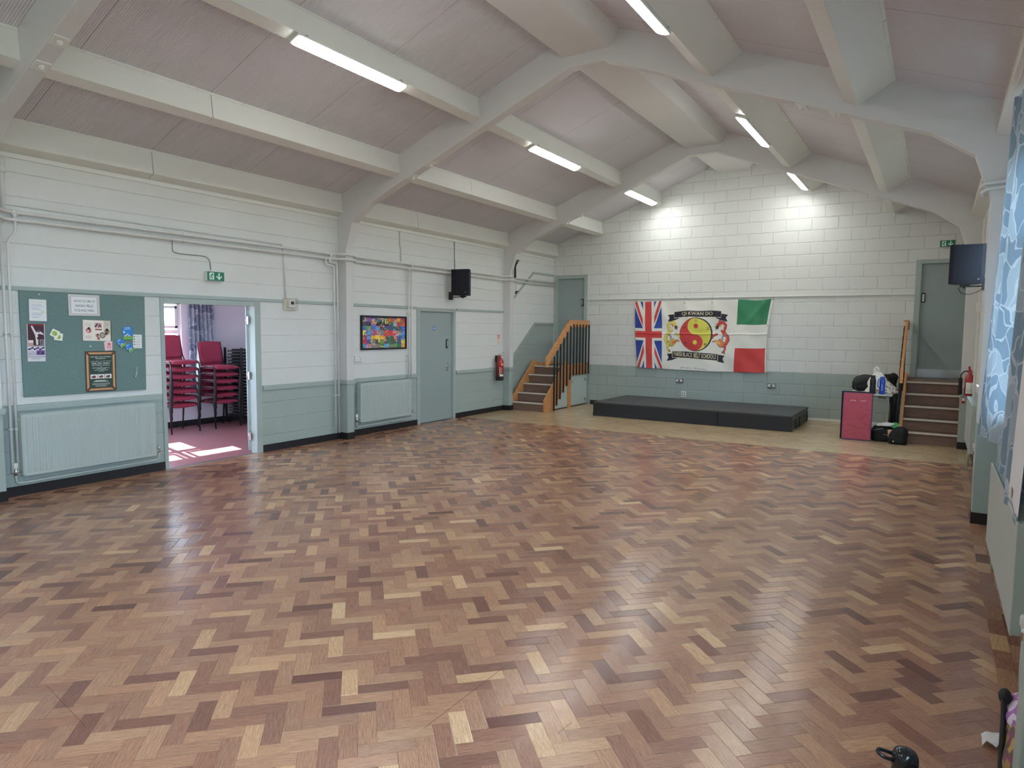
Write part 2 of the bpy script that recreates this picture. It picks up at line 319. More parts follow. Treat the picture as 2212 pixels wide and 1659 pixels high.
# ------------------------------------------------------------------ mesh helpers
class MB:
    def __init__(s):
        s.bm = bmesh.new(); s.cl = s.bm.faces.layers.float_color.new('Col'); s.c = (1, 1, 1)
    def _f(s, vs, sm=False):
        try: f = s.bm.faces.new(vs)
        except ValueError: return None
        f[s.cl] = (*s.c, 1); f.smooth = sm; return f
    def hexa(s, p):
        v = [s.bm.verts.new(q) for q in p]
        for a in ((0, 3, 2, 1), (4, 5, 6, 7), (0, 1, 5, 4), (1, 2, 6, 5), (2, 3, 7, 6), (3, 0, 4, 7)): s._f([v[i] for i in a])
        return s
    def box(s, x0, x1, y0, y1, z0, z1):
        x0, x1 = min(x0, x1), max(x0, x1); y0, y1 = min(y0, y1), max(y0, y1); z0, z1 = min(z0, z1), max(z0, z1)
        return s.hexa([(x0, y0, z0), (x1, y0, z0), (x1, y1, z0), (x0, y1, z0), (x0, y0, z1), (x1, y0, z1), (x1, y1, z1), (x0, y1, z1)])
    def obox(s, c, ax, ay, az, hx, hy, hz):
        c, ax, ay, az = Vector(c), Vector(ax).normalized(), Vector(ay).normalized(), Vector(az).normalized()
        return s.hexa([c + ax*hx*i + ay*hy*j + az*hz*k for k in (-1, 1) for i, j in ((-1, -1), (1, -1), (1, 1), (-1, 1))])
    def bar(s, a, b, w, h, upv=(0, 0, 1)):
        a, b = Vector(a), Vector(b); d = (b-a); L = d.length; d.normalize(); u = Vector(upv)
        sx = d.cross(u).normalized(); uz = sx.cross(d).normalized()
        return s.obox((a+b)/2, d, sx, uz, L/2, w/2, h/2)
    def prism(s, pts, fn, a, b):
        """pts: 2-D outline; fn(p,q,t)->3-D; extruded from t=a to t=b"""
        n = len(pts); v0 = [s.bm.verts.new(fn(p, q, a)) for p, q in pts]; v1 = [s.bm.verts.new(fn(p, q, b)) for p, q in pts]
        s._f(v0); s._f(v1[::-1])
        for i in range(n): s._f([v0[i], v1[i], v1[(i+1) % n], v0[(i+1) % n]])
        return s
    def tube(s, pts, r, seg=10, cap=True, bend=0.0):
        P = [Vector(p) for p in pts]
        if bend > 0 and len(P) > 2:
            Q = [P[0]]
            for i in range(1, len(P)-1):
                a, b, c = P[i-1], P[i], P[i+1]; d1 = (a-b); d2 = (c-b); t = min(bend, d1.length*0.45, d2.length*0.45)
                p0 = b + d1.normalized()*t; p1 = b + d2.normalized()*t
                for k in range(6):
                    q = k/5; Q.append(p0*(1-q)**2 + b*2*q*(1-q) + p1*q*q)
            Q.append(P[-1]); P = Q
        rings = []; prev = None
        for i, p in enumerate(P):
            d = (P[min(i+1, len(P)-1)] - P[max(i-1, 0)]).normalized()
            if prev is None:
                u = d.orthogonal().normalized()
            else:
                u = (prev - d*prev.dot(d))
                u = u.normalized() if u.length > 1e-6 else d.orthogonal().normalized()
            prev = u; w2 = d.cross(u); rr = r[i] if isinstance(r, (list, tuple)) and len(r) == len(P) else (r if not isinstance(r, (list, tuple)) else r[0])
            rings.append([s.bm.verts.new(p + u*math.cos(2*PI*k/seg)*rr + w2*math.sin(2*PI*k/seg)*rr) for k in range(seg)])
        for a, b in zip(rings, rings[1:]):
            for k in range(seg): s._f([a[k], a[(k+1) % seg], b[(k+1) % seg], b[k]], True)
        if cap: s._f(rings[0][::-1]); s._f(rings[-1])
        return s
    def lathe(s, prof, c=(0, 0, 0), axis=(0, 0, 1), seg=24, sm=True):
        c = Vector(c); d = Vector(axis).normalized(); u = d.orthogonal().normalized(); w2 = d.cross(u); rings = []
        for r, h in prof:
            rings.append([s.bm.verts.new(c + d*h + (u*math.cos(2*PI*k/seg) + w2*math.sin(2*PI*k/seg))*max(r, 1e-4)) for k in range(seg)])
        for a, b in zip(rings, rings[1:]):
            for k in range(seg): s._f([a[k], a[(k+1) % seg], b[(k+1) % seg], b[k]], sm)
        s._f(rings[0][::-1]); s._f(rings[-1]); return s
    def blob(s, c, rx, ry, rz, fn=None, nu=22, nv=14):
        """closed lumpy ellipsoid; fn(dir)->radius factor"""
        c = Vector(c); rows = []
        for j in range(1, nv):
            th = PI*j/nv; row = []
            for i in range(nu):
                ph = 2*PI*i/nu; d = Vector((math.sin(th)*math.cos(ph), math.sin(th)*math.sin(ph), math.cos(th))); k = fn(d) if fn else 1
                row.append(s.bm.verts.new(c + Vector((d.x*rx, d.y*ry, d.z*rz))*k))
            rows.append(row)
        t = s.bm.verts.new(c + Vector((0, 0, rz*(fn(Vector((0, 0, 1))) if fn else 1)))); b = s.bm.verts.new(c - Vector((0, 0, rz*(fn(Vector((0, 0, -1))) if fn else 1))))
        for a, bb in zip(rows, rows[1:]):
            for i in range(nu): s._f([a[i], bb[i], bb[(i+1) % nu], a[(i+1) % nu]], True)
        for i in range(nu): s._f([t, rows[0][i], rows[0][(i+1) % nu]], True); s._f([b, rows[-1][(i+1) % nu], rows[-1][i]], True)
        return s
    def poly(s, pts):
        s._f([s.bm.verts.new(p) for p in pts]); return s

def wloc(o):
    v = Vector((0, 0, 0))
    while o is not None: v += Vector(o.location); o = o.parent
    return v
def obj(name, mb, m, parent=None, bevel=0.0, local=False, fix=True, seg=2):
    bm = mb.bm
    if fix: bmesh.ops.recalc_face_normals(bm, faces=bm.faces[:])
    if parent is not None and not local:
        bmesh.ops.translate(bm, verts=bm.verts[:], vec=-wloc(parent))
    me = bpy.data.meshes.new(name); bm.to_mesh(me); bm.free()
    o = bpy.data.objects.new(name, me); C.objects.link(o); o.parent = parent
    if m is not None: me.materials.append(M[m] if isinstance(m, str) else m)
    if bevel:
        b = o.modifiers.new('bevel', 'BEVEL'); b.width = bevel; b.segments = seg; b.limit_method = 'ANGLE'; b.angle_limit = 0.6
    return o
def tag(o, label=None, cat=None, group=None, kind=None):
    if label: o['label'] = label
    if cat: o['category'] = cat
    if group: o['group'] = group
    if kind: o['kind'] = kind
    return o
def thing(name, label, cat, loc=(0, 0, 0), rz=0.0, group=None, kind=None):
    o = bpy.data.objects.new(name, None); C.objects.link(o); o.location = loc; o.rotation_euler = (0, 0, rz); o.empty_display_size = 0.1
    return tag(o, label, cat, group, kind)
def struct(name, mb, m, bevel=0.0):
    return tag(obj(name, mb, m, bevel=bevel), kind='structure')
def copy_tree(o, parent=None):
    c = o.copy(); C.objects.link(c); c.parent = parent
    for ch in list(o.children): copy_tree(ch, c)
    return c

# text outlines, used to print lettering into coloured sheets
_tx = {}
def text_tris(sx):
    if sx in _tx: return _tx[sx]
    cu = bpy.data.curves.new('lettering', 'FONT'); cu.body = sx; cu.resolution_u = 3; o = bpy.data.objects.new('lettering', cu); C.objects.link(o)
    dg = bpy.context.evaluated_depsgraph_get(); dg.update(); ev = o.evaluated_get(dg); me = ev.to_mesh(); me.calc_loop_triangles()
    V = np.array([v.co[:2] for v in me.vertices]).reshape(-1, 2); T = np.array([t.vertices[:] for t in me.loop_triangles]).reshape(-1, 3)
    ev.to_mesh_clear(); bpy.data.objects.remove(o); bpy.data.curves.remove(cu)
    _tx[sx] = (V, T); return V, T

class Canvas:
    """a small grid of colours for a printed sheet; u to the right, v upwards, both 0..1"""
    def __init__(s, nx, ny, col, aspect=None):
        s.nx, s.ny = nx, ny; s.a = np.zeros((ny, nx, 3)); s.a[:] = col
        s.u, s.v = np.meshgrid((np.arange(nx)+.5)/nx, (np.arange(ny)+.5)/ny); s.asp = aspect or nx/ny
    def rect(s, u0, u1, v0, v1, c): s.a[(s.u >= u0) & (s.u <= u1) & (s.v >= v0) & (s.v <= v1)] = c
    def disc(s, u, v, r, c, rv=None):
        rv = rv or r*s.asp; s.a[((s.u-u)/r)**2 + ((s.v-v)/rv)**2 <= 1] = c
    def poly(s, pts, c):
        m = np.zeros(s.u.shape, bool); n = len(pts)
        for i in range(n):
            (x0, y0), (x1, y1) = pts[i], pts[(i+1) % n]
            if y0 == y1: continue
            k = ((s.v > min(y0, y1)) & (s.v <= max(y0, y1)) & (s.u < x0 + (s.v-y0)*(x1-x0)/(y1-y0))); m ^= k
        s.a[m] = c
    def stroke(s, pts, w, c):
        """polyline, half-width w (in u units, may be one per point)"""
        ws = w if isinstance(w, (list, tuple)) else [w]*len(pts)
        for i in range(len(pts)-1):
            (x0, y0), (x1, y1) = pts[i], pts[i+1]; a = s.asp
            dx, dy = x1-x0, (y1-y0)/a; L = dx*dx+dy*dy+1e-12
            t = np.clip(((s.u-x0)*dx + (s.v-y0)/a*dy)/L, 0, 1); d = np.hypot(s.u-x0-t*dx, (s.v-y0)/a-t*dy)
            s.a[d <= ws[i]+(ws[i+1]-ws[i])*t] = c
    def text(s, sx, u0, u1, v0, v1, c, arch=0.0):
        V, T = text_tris(sx)
        if not len(T): return
        lo, hi = V.min(0), V.max(0); P = (V-lo)/(hi-lo+1e-9)
        X = u0 + P[:, 0]*(u1-u0); Y = v0 + P[:, 1]*(v1-v0) + arch*(1-(2*P[:, 0]-1)**2)
        for t in T:
            x, y = X[t]*s.nx-.5, Y[t]*s.ny-.5
            i0, i1 = max(0, int(np.floor(x.min()))), min(s.nx-1, int(np.ceil(x.max()))); j0, j1 = max(0, int(np.floor(y.min()))), min(s.ny-1, int(np.ceil(y.max())))
            if i1 < i0 or j1 < j0: continue
            I, J = np.meshgrid(np.arange(i0, i1+1), np.arange(j0, j1+1))
            den = (y[1]-y[2])*(x[0]-x[2]) + (x[2]-x[1])*(y[0]-y[2])
            if abs(den) < 1e-12: continue
            a = ((y[1]-y[2])*(I-x[2]) + (x[2]-x[1])*(J-y[2]))/den; b = ((y[2]-y[0])*(I-x[2]) + (x[0]-x[2])*(J-y[2]))/den
            k = (a >= -.02) & (b >= -.02) & (a+b <= 1.02); s.a[J[k], I[k]] = c
    def lines(s, u0, u1, v1, n, dv, c, wob=0.25):
        rnd = random.Random(n*31+int(v1*100))
        for i in range(n):
            s.rect(u0, u1-(u1-u0)*rnd.random()*wob, v1-dv*i-dv*0.35, v1-dv*i, c)

def sheet(name, cv, P, m, parent=None, back=None, smooth=False):
    """coloured grid mesh; P(u,v)->(x,y,z) arrays; back gives the sheet a thickness"""
    nx, ny = cv.nx, cv.ny
    gu, gv = np.meshgrid(np.arange(nx+1)/nx, np.arange(ny+1)/ny)
    x, y, z = P(gu, gv); V = np.stack([np.broadcast_to(q, gu.shape).ravel() for q in (x, y, z)], 1)
    j, i = np.meshgrid(np.arange(ny), np.arange(nx), indexing='ij'); a = (j*(nx+1)+i).ravel()
    Fc = np.stack([a, a+1, a+nx+2, a+nx+1], 1); col = cv.a.reshape(-1, 3)
    me = bpy.data.meshes.new(name); nf = len(Fc)
    V = V - np.array(wloc(parent) if parent is not None else (0, 0, 0))
    me.vertices.add(len(V)); me.vertices.foreach_set('co', V.astype(np.float32).ravel())
    me.loops.add(nf*4); me.loops.foreach_set('vertex_index', Fc.astype(np.int32).ravel())
    me.polygons.add(nf); me.polygons.foreach_set('loop_start', np.arange(nf, dtype=np.int32)*4)
    try: me.polygons.foreach_set('loop_total', np.full(nf, 4, dtype=np.int32))
    except Exception: pass
    at = me.attributes.new('Col', 'FLOAT_COLOR', 'FACE'); at.data.foreach_set('color', np.concatenate([col, np.ones((nf, 1))], 1).astype(np.float32).ravel())
    me.update(); me.validate()
    if smooth: me.polygons.foreach_set('use_smooth', np.ones(nf, bool))
    me.materials.append(M[m] if isinstance(m, str) else m)
    o = bpy.data.objects.new(name, me); C.objects.link(o); o.parent = parent
    if back: sm = o.modifiers.new('paper_thickness', 'SOLIDIFY'); sm.thickness = .0008; sm.offset = 0
    return o

# ================================================================== THE ROOM
# ---- herringbone floor (one mesh; every block is its own face with its own tone)
def build_floor():
    bm = bmesh.new(); cl = bm.faces.layers.float_color.new('Col'); uvl = bm.loops.layers.uv.new('UVMap')
    W = 0.076; n = 3; rnd = random.Random(3); c45 = math.sqrt(0.5)
    x0, x1, y0, yb, y1 = XL+0.085, XR-0.16, YB, 10.10, YF
    def add(pts, pale, horiz):
        f = bm.faces.new([bm.verts.new((p[0], p[1], 0)) for p in pts])
        t = min(1.0, max(0, rnd.gauss(.41, .19) + (.25 if rnd.random() < .17 else 0)))
        f[cl] = (t, rnd.random(), pale, 1)
        for l, q in zip(f.loops, ((0, 0), (1, 0), (1, 1), (0, 1))): l[uvl].uv = q
    def rot(p): return ((p[0]-p[1])*c45*W - 3.1, (p[0]+p[1])*c45*W + 5.0)
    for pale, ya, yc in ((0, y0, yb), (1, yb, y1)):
        tmp = []
        K = 170
        for k in range(-K, K):
            for mm in range(-30, 31):
                hx, hy = k+2*n*mm, k
                for q in ([(hx, hy), (hx+n, hy), (hx+n, hy+1), (hx, hy+1)], [(hx+n, hy+1-n), (hx+n, hy+1), (hx+n+1, hy+1), (hx+n+1, hy+1-n)]):
                    P = [rot(p) for p in q]
                    if q[1][1] != q[0][1]: P = [P[0], P[1], P[2], P[3]]
                    xs = [p[0] for p in P]; ys = [p[1] for p in P]
                    if max(xs) < x0 or min(xs) > x1 or max(ys) < ya or min(ys) > yc: continue
                    add(P, pale, True)
        for co, no in (((x0, 0, 0), (-1, 0, 0)), ((x1, 0, 0), (1, 0, 0)), ((0, ya, 0), (0, -1, 0)), ((0, yc, 0), (0, 1, 0))):
            fs = [f for f in bm.faces if (f[cl][2] > 0.5) == (pale > 0.5)]
            g = list({v for f in fs for v in f.verts}) + list({e for f in fs for e in f.edges}) + fs
            bmesh.ops.bisect_plane(bm, geom=g, dist=1e-6, plane_co=co, plane_no=no, clear_outer=True)
    # border of straight blocks along both side walls
    L = 0.228
    for xa, xb2, off in ((x1, x1+0.08, 0.0), (x1+0.08, XR+0.05, 0.11), (XL-0.05, x0, 0.05)):
        y = YB - off
        while y < YF:
            f0, f1 = max(y, YB), min(y+L, YF)
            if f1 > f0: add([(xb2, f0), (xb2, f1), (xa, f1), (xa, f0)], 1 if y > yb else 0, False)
            y += L
    bmesh.ops.recalc_face_normals(bm, faces=bm.faces[:])
    for f in bm.faces:
        if f.normal.z < 0: f.normal_flip()
    me = bpy.data.meshes.new('floor'); bm.to_mesh(me); bm.free(); me.materials.append(M['floor'])
    o = bpy.data.objects.new('floor', me); C.objects.link(o); return tag(o, kind='structure')
build_floor()

# ---- walls
WT = 0.10; WTR = 0.22
wl = MB(); xo = XL-WT
D1 = (4.35, 5.60, 1.95); D2 = (8.80, 9.86, 2.00)           # openings in the left wall: y0, y1, height
for y0, y1, z0, z1 in ((YB, D1[0], 0, 5.3), (D1[0], D1[1], D1[2], 5.3), (D1[1], D2[0], 0, 5.3), (D2[0], D2[1], D2[2], 5.3), (D2[1], YF+.2, 0, 5.3)):
    wl.box(xo, XL, y0, y1, z0, min(z1, 3.42))
struct('wall_left', wl, 'wall_left')
wf = MB()
D3 = (-7.37, -6.64, 0.88, 2.83); D4 = (-0.29, 0.47, 0.88, 2.87)   # doors high in the far wall: x0, x1, z0, z1
zt = lambda x: zroof(x)+0.05
def far_piece(xa, xb, za, zb=None):
    if zb is not None: wf.box(xa, xb, YF, YF+.2, za, zb)
    else:
        pts = [(xa, za), (xb, za), (xb, zt(xb))] + ([(XRIDGE, zt(XRIDGE))] if xa < XRIDGE < xb else []) + [(xa, zt(xa))]
        wf.prism(pts, lambda p, q, t: (p, t, q), YF, YF+.2)
far_piece(XL-.2, D3[0], 0); far_piece(D3[0], D3[1], 0, D3[2]); far_piece(D3[0], D3[1], D3[3]); far_piece(D3[1], D4[0], 0)
far_piece(D4[0], D4[1], 0, D4[2]); far_piece(D4[0], D4[1], D4[3]); far_piece(D4[1], XR+.2, 0)
struct('wall_far', wf, 'wall_far')
# right wall with its window openings
WINS = ((-1.70, 2.0), (4.90, 6.42), (9.1, 10.2)); WZ = (1.02, 2.92)
wr = MB(); e0 = YB
for a, b in WINS:
    wr.box(XR, XR+WTR, e0, a, 0, 3.42); wr.box(XR, XR+WTR, a, b, 0, WZ[0]); wr.box(XR, XR+WTR, a, b, WZ[1], 3.42); e0 = b
wr.box(XR, XR+WTR, e0, YF+.2, 0, 3.42)
struct('wall_right', wr, wall_mat('white over green painted blockwork beside the windows', 'y', joint=0.005))
wb = MB(); wb.prism([(XL-.2, 0), (XR+.2, 0), (XR+.2, zt(XR)), (XRIDGE, zt(XRIDGE)), (XL-.2, zt(XL))], lambda p, q, t: (p, t, q), YB-.2, YB)
struct('wall_back', wb, 'wall_far')

# ---- roof lining (two slopes), ridge box, frames and purlins
cb = MB()
for s in (-1, 1):
    xe = XRIDGE + s*4.35
    cb.prism([(XRIDGE, ZRIDGE), (xe, zroof(xe)), (xe, zroof(xe)+.25), (XRIDGE, ZRIDGE+.27)], lambda p, q, t: (p, t, q), YB-.2, YF+.25)
struct('ceiling', cb, 'ceil')
RX = [(-3.87, zroof(-3.87)+.02), (-3.77, 4.765), (-3.18, 4.765), (-3.08, zroof(-3.08)+.02)]
bays = [(YB, FRAMES[0])] + [(FRAMES[i]+FT, FRAMES[i+1]) for i in range(3)] + [(FRAMES[3]+FT, YF)]
for i, (a, b) in enumerate(bays):
    m = MB(); m.prism(RX + [(XRIDGE, ZRIDGE+.03)], lambda p, q, t: (p, t, q), a, b)
    struct('ceiling_ridge_box', m, 'frame', bevel=0.004)
def purlin_outline(kind):
    return {'lu': [(-4.93, 4.275), (-4.96, 4.54), (-5.34, 4.39), (-5.05, 4.23)],
            'lm': [(-6.25, 3.75), (-6.285, 4.02), (-6.66, 3.87), (-6.37, 3.705)],
            'ru': [(-2.06, 4.24), (-1.75, 4.435), (-2.14, 4.59), (-2.18, 4.285)],
            'rm': [(-0.70, 3.73), (-0.40, 3.915), (-0.79, 4.06), (-0.82, 3.775)],
            'le': [(-7.345, 3.32), (-7.375, 3.60), (XL-.02, 3.57), (XL-.02, 3.265)],
            're': [(0.345, 3.32), (0.385, 3.60), (XR+.02, 3.57), (XR+.02, 3.265)]}[kind]
for kind in ('lu', 'lm', 'ru', 'rm', 'le', 're'):
    for i, (a, b) in enumerate(bays):
        m = MB(); mid = 4.17 + (FRAMES[2]-FRAMES[1])*(i-2)
        pts = purlin_outline(kind)
        if kind in ('lm', 'le', 'rm', 're') and b-a > 3.5:     # boxed in two lengths with an open joint between
            m.prism(pts, lambda p, q, t: (p, t, q), a, a+1.535); m.prism(pts, lambda p, q, t: (p, t, q), a+1.543, b)
        else:
            m.prism(pts, lambda p, q, t: (p, t, q), a, b)
        o = struct('ceiling_beam', m, 'white', bevel=0.003)
        # thin cover strip with screw heads along the upper edge
        t = MB(); p0, p1 = Vector((pts[1][0], 0, pts[1][1])), Vector((pts[0][0], 0, pts[0][1])); d = (p1-p0).normalized()
        nrm = Vector((-d.z, 0, d.x)); nrm = nrm if nrm.x > 0 or kind in ('re',) else -nrm
        if kind == 're': nrm = Vector((-1, 0, 0))
        c0 = p0 + d*0.030
        t.obox((c0.x, (a+b)/2, c0.z), d, (0, 1, 0), nrm, 0.012, (b-a)/2-.002, 0.006)
        k = a+0.35
        while k < b:
            q = c0 + nrm*0.006; t.lathe([(0.010, -0.002), (0.010, 0.004), (0.005, 0.007)], (q.x, k, q.z), nrm, 8); k += 0.52
        obj('cover_strip', t, 'white', parent=o)
def frame_outline(y):
    half = [(0.22, 4.64), (3.365, 3.40), (3.69, 3.17), (3.815, 2.79), (3.825, 0.0)]
    if y == FRAMES[1]: hr = half[:-2] + [(3.79, 2.79), (3.765, 0.0)]
    else: hr = half
    lo = [(XRIDGE - a, z) for a, z in half][::-1]; ro = [(XRIDGE + a, z) for a, z in hr]
    xw = 4.02
    return [(XRIDGE-xw, 0.0)] + lo + ro + [(XRIDGE+xw, 0.0), (XRIDGE+xw, zroof(XRIDGE+xw)+.02), (XRIDGE, ZRIDGE+.02), (XRIDGE-xw, zroof(XRIDGE-xw)+.02)]
def frame_mat():
    """white painted concrete; the legs are painted green below the dado line"""
    m, nt, p = newmat('white over green painted concrete')
    geo = N(nt, 'ShaderNodeNewGeometry'); sep = N(nt, 'ShaderNodeSeparateXYZ'); nt.links.new(geo.outputs['Position'], sep.inputs[0])
    c = mixc(nt, math_n(nt, 'LESS_THAN', sep.outputs['Z'], ZD), S(220, 219, 217), TEAL)
    v = noise(nt, geo.outputs['Position'], 3, 3)
    c = mixc(nt, 1.0, c, mixc(nt, v.outputs[0], (0.94, 0.94, 0.94), (1, 1, 1)), 'MULTIPLY')
    nt.links.new(c, p.inputs['Base Color']); p.inputs['Roughness'].default_value = 0.5
    bump(nt, p, noise(nt, geo.outputs['Position'], 110, 3).outputs[0], 0.0008)
    return m
M['portal'] = frame_mat()
def split_frame(y):
    """strips between the inner line and the roof / wall line, all in one mesh"""
    m = MB(); P = frame_outline(y); xw = 4.02; inner = P[1:-4]
    n = len(inner); outer = []
    for k, (p, q) in enumerate(inner):
        kk = min(k, n-1-k); s = -1 if k < n/2 else 1
        outer.append([(XRIDGE+s*xw, 0.0), (XRIDGE+s*xw, 2.79), (XRIDGE+s*xw, zroof(XRIDGE+xw)+.02), (XRIDGE+s*3.365, zroof(XRIDGE+3.365)+.02), (XRIDGE+s*.22, zroof(XRIDGE+.22)+.02)][kk])
    vi = [[m.bm.verts.new((p, t, q)) for p, q in inner] for t in (y, y+FT)]; vo = [[m.bm.verts.new((p, t, q)) for p, q in outer] for t in (y, y+FT)]
    for k in range(n-1):
        m._f([vi[0][k], vi[0][k+1], vo[0][k+1], vo[0][k]]); m._f([vi[1][k], vo[1][k], vo[1][k+1], vi[1][k+1]])
        m._f([vi[0][k], vi[1][k], vi[1][k+1], vi[0][k+1]]); m._f([vo[0][k], vo[0][k+1], vo[1][k+1], vo[1][k]])
    for k in (0, n-1): m._f([vi[0][k], vo[0][k], vo[1][k], vi[1][k]])
    return m
for y in FRAMES:
    o = struct('portal_frame', split_frame(y), 'portal', bevel=0.006)
    for xx in (-5.77, -6.08, -1.20, -0.90):                    # bolted plates on the underside
        zz = 4.64 - (abs(xx-XRIDGE)-.22)*0.3943; dr = Vector((1, 0, SLOPE if xx < XRIDGE else -SLOPE)).normalized(); nn = Vector((dr.z, 0, -dr.x))
        t = MB(); t.obox(Vector((xx, y+FT/2, zz))+nn*.005, dr, (0, 1, 0), nn, .055, .055, .006)
        q = Vector((xx, y+FT/2, zz))+nn*.01; t.lathe([(.022, 0), (.022, .016), (.012, .02), (.012, .035)], q, nn, 6, False)
        obj('bolt_plate', t, 'white', parent=o)
    for sx, xw, xi in ((-1, XL, XRIDGE-3.825), (1, XR, XRIDGE+(3.765 if y == FRAMES[1] else 3.825))):
        t = MB(); t.box(xw+.0 if sx > 0 else xw, xi+sx*-.006, y-.006, y+FT+.006, 0, 0.10); obj('column_skirting', t, 'black', parent=o)

# ---- the ground outside, so that light from below the horizon is that of a yard
m = MB(); m.box(-60, 60, -60, 60, -.35, -.25); struct('ground', m, mat('grey green yard', S(112, 116, 100), .9, var=.2, vscale=1.5))

# ---- skirtings and rails (trim)
def baseboard(name, segs):
    m = MB()
    for s in segs: m.box(*s)
    struct(name, m, 'black', bevel=.002)
bl = []
for a, b in ((YB, FRAMES[1]-.01), (FRAMES[1]+FT+.01, D1[0]-.03), (D1[1]+.06, FRAMES[2]-.01), (FRAMES[2]+FT+.01, D2[0]-.02), (D2[1]+.02, FRAMES[3]-.01)):
    bl.append((XL, XL+.018, a, b, 0, .095))
baseboard('baseboard_left', bl)
baseboard('baseboard_far', [(-6.48, -1.95, YF-.018, YF, 0, .09)])
m = MB(); m.box(-1.95, -.43, YF-.022, YF, 0, .045); struct('trim_7', m, 'white', bevel=.003)
baseboard('baseboard_right', [(XR-.018, XR, FRAMES[i]+FT+.01, FRAMES[i+1]-.01, 0, .1) for i in range(3)])
m = MB()
for a, b in ((YB, FRAMES[1]-.005), (FRAMES[1]+FT+.005, D1[0]-.05), (D1[1]+.08, FRAMES[2]-.005), (FRAMES[2]+FT+.005, D2[0]-.03), (D2[1]+.03, FRAMES[3]-.005)):
    m.box(XL, XL+.022, a, b, .822, ZD)
for y in FRAMES[1:]:
    m.box(XL, XRIDGE-3.825+.020, y-.020, y+FT+.020, .822, ZD)
struct('trim_1', m, 'teal', bevel=.004)
m = MB()
for a, b in ((YB, FRAMES[1]-.005), (FRAMES[1]+FT+.005, FRAMES[2]-.005), (FRAMES[2]+FT+.005, D2[0]-.03), (D2[1]+.03, FRAMES[3]-.005)):
    m.box(XL, XL+.020, a, b, 1.985, 2.025)
struct('trim_2', m, 'teal', bevel=.003)
m = MB()
for pa in ([(11.63, 2.13), (12.67, 2.885), (13.59, 2.885)],):
    for a, b in zip(pa, pa[1:]): m.bar((XL+.008, a[0], a[1]), (XL+.008, b[0], b[1]), .022, .045, (0, 0, 1))
struct('trim_3', m, 'teal', bevel=.003)
m = MB()
for pa in ([(11.63, 0.93), (12.75, 1.785), (13.59, 1.785)],):
    for a, b in zip(pa, pa[1:]): m.bar((XL+.006, a[0], a[1]), (XL+.006, b[0], b[1]), .020, .05, (0, 0, 1))
struct('trim_4', m, 'teal', bevel=.003)
m = MB(); m.box(-6.60, -0.335, YF-.028, YF, 2.318, 2.345); struct('trim_5', m, 'white', bevel=.004)
m = MB()
for i in range(3):
    m.box(XL, XL+.018, FRAMES[i]+FT, FRAMES[i+1], 3.225, 3.262)
m.box(XL, XL+.018, FRAMES[3]+FT, YF, 3.225, 3.262)
struct('trim_6', m, 'white', bevel=.002)

# ---- windows of the right wall
def right_window(i, a, b):
    f = MB(); x0, x1 = XR+.06, XR+.13; z0, z1 = WZ; fw = .06
    f.box(x0, x1, a, b, z0, z0+fw); f.box(x0, x1, a, b, z1-fw, z1); f.box(x0, x1, a, a+fw, z0, z1); f.box(x0, x1, b-fw, b, z0, z1)
    n = 3
    for k in range(1, n):
        y = a+(b-a)*k/n; f.box(x0, x1, y-.035, y+.035, z0+fw, z1-fw)
    f.box(x0+.01, x1-.01, a+fw, b-fw, 2.28, 2.34)
    o = struct('window_%d' % i, f, 'uPVC', bevel=.004)
    g = MB(); g.box((x0+x1)/2-.003, (x0+x1)/2+.003, a+fw-.01, b-fw+.01, z0+fw-.01, z1-fw+.01); obj('pane', g, 'glass', parent=o)
    s = MB(); s.box(XR-.035, x0, a-.03, b+.03, z0-.03, z0); obj('window_sill', s, 'white', parent=o, bevel=.004)
for i, (a, b) in enumerate(WINS): right_window(i+1, a, b)

# ---- the side room behind the left doorway
RX0, RX1, RY0, RY1, RZ = -10.45, XL-WT, 2.60, 8.30, 2.45
m = MB(); m.box(RX0-.1, XL, RY0-.1, RY1+.1, -.04, 0.0)
m2 = MB(); m2.box(RX0, XL-.012, RY0, RY1, -.04, 0.001)
m.bm.free(); o = struct('floor_side_room', m2, 'redfloor')
SW = (3.02, 6.41, 0.95, 2.06)
m = MB(); x0 = RX0
m.box(x0-.2, x0, RY0-.2, SW[0], 0, RZ+.1); m.box(x0-.2, x0, SW[0], SW[1], 0, SW[2]); m.box(x0-.2, x0, SW[0], SW[1], SW[3], RZ+.1); m.box(x0-.2, x0, SW[1], RY1+.2, 0, RZ+.1)
struct('wall_side_room_back', m, 'lilac')
m = MB(); nx0, nx1, nz0, nz1 = -10.0, -8.1, .9, 2.1  # opening for an added, unseen window that brightens the side room
m.box(x0-.2, nx0, RY0-.2, RY0, 0, RZ+.1); m.box(nx1, RX1, RY0-.2, RY0, 0, RZ+.1); m.box(nx0, nx1, RY0-.2, RY0, 0, nz0); m.box(nx0, nx1, RY0-.2, RY0, nz1, RZ+.1); struct('wall_side_room_near', m, 'lilac')
f = MB(); f.box(nx0, nx1, RY0-.12, RY0-.06, nz0, nz0+.05); f.box(nx0, nx1, RY0-.12, RY0-.06, nz1-.05, nz1); f.box(nx0, nx0+.05, RY0-.12, RY0-.06, nz0, nz1); f.box(nx1-.05, nx1, RY0-.12, RY0-.06, nz0, nz1); f.box((nx0+nx1)/2-.03, (nx0+nx1)/2+.03, RY0-.12, RY0-.06, nz0, nz1)
o = struct('window_5', f, 'uPVC'); g = MB(); g.box(nx0+.04, nx1-.04, RY0-.093, RY0-.087, nz0+.04, nz1-.04); obj('pane', g, 'glass', parent=o)
m = MB(); m.box(x0-.2, RX1, RY1, RY1+.2, 0, RZ+.1); struct('wall_side_room_end', m, 'lilac')
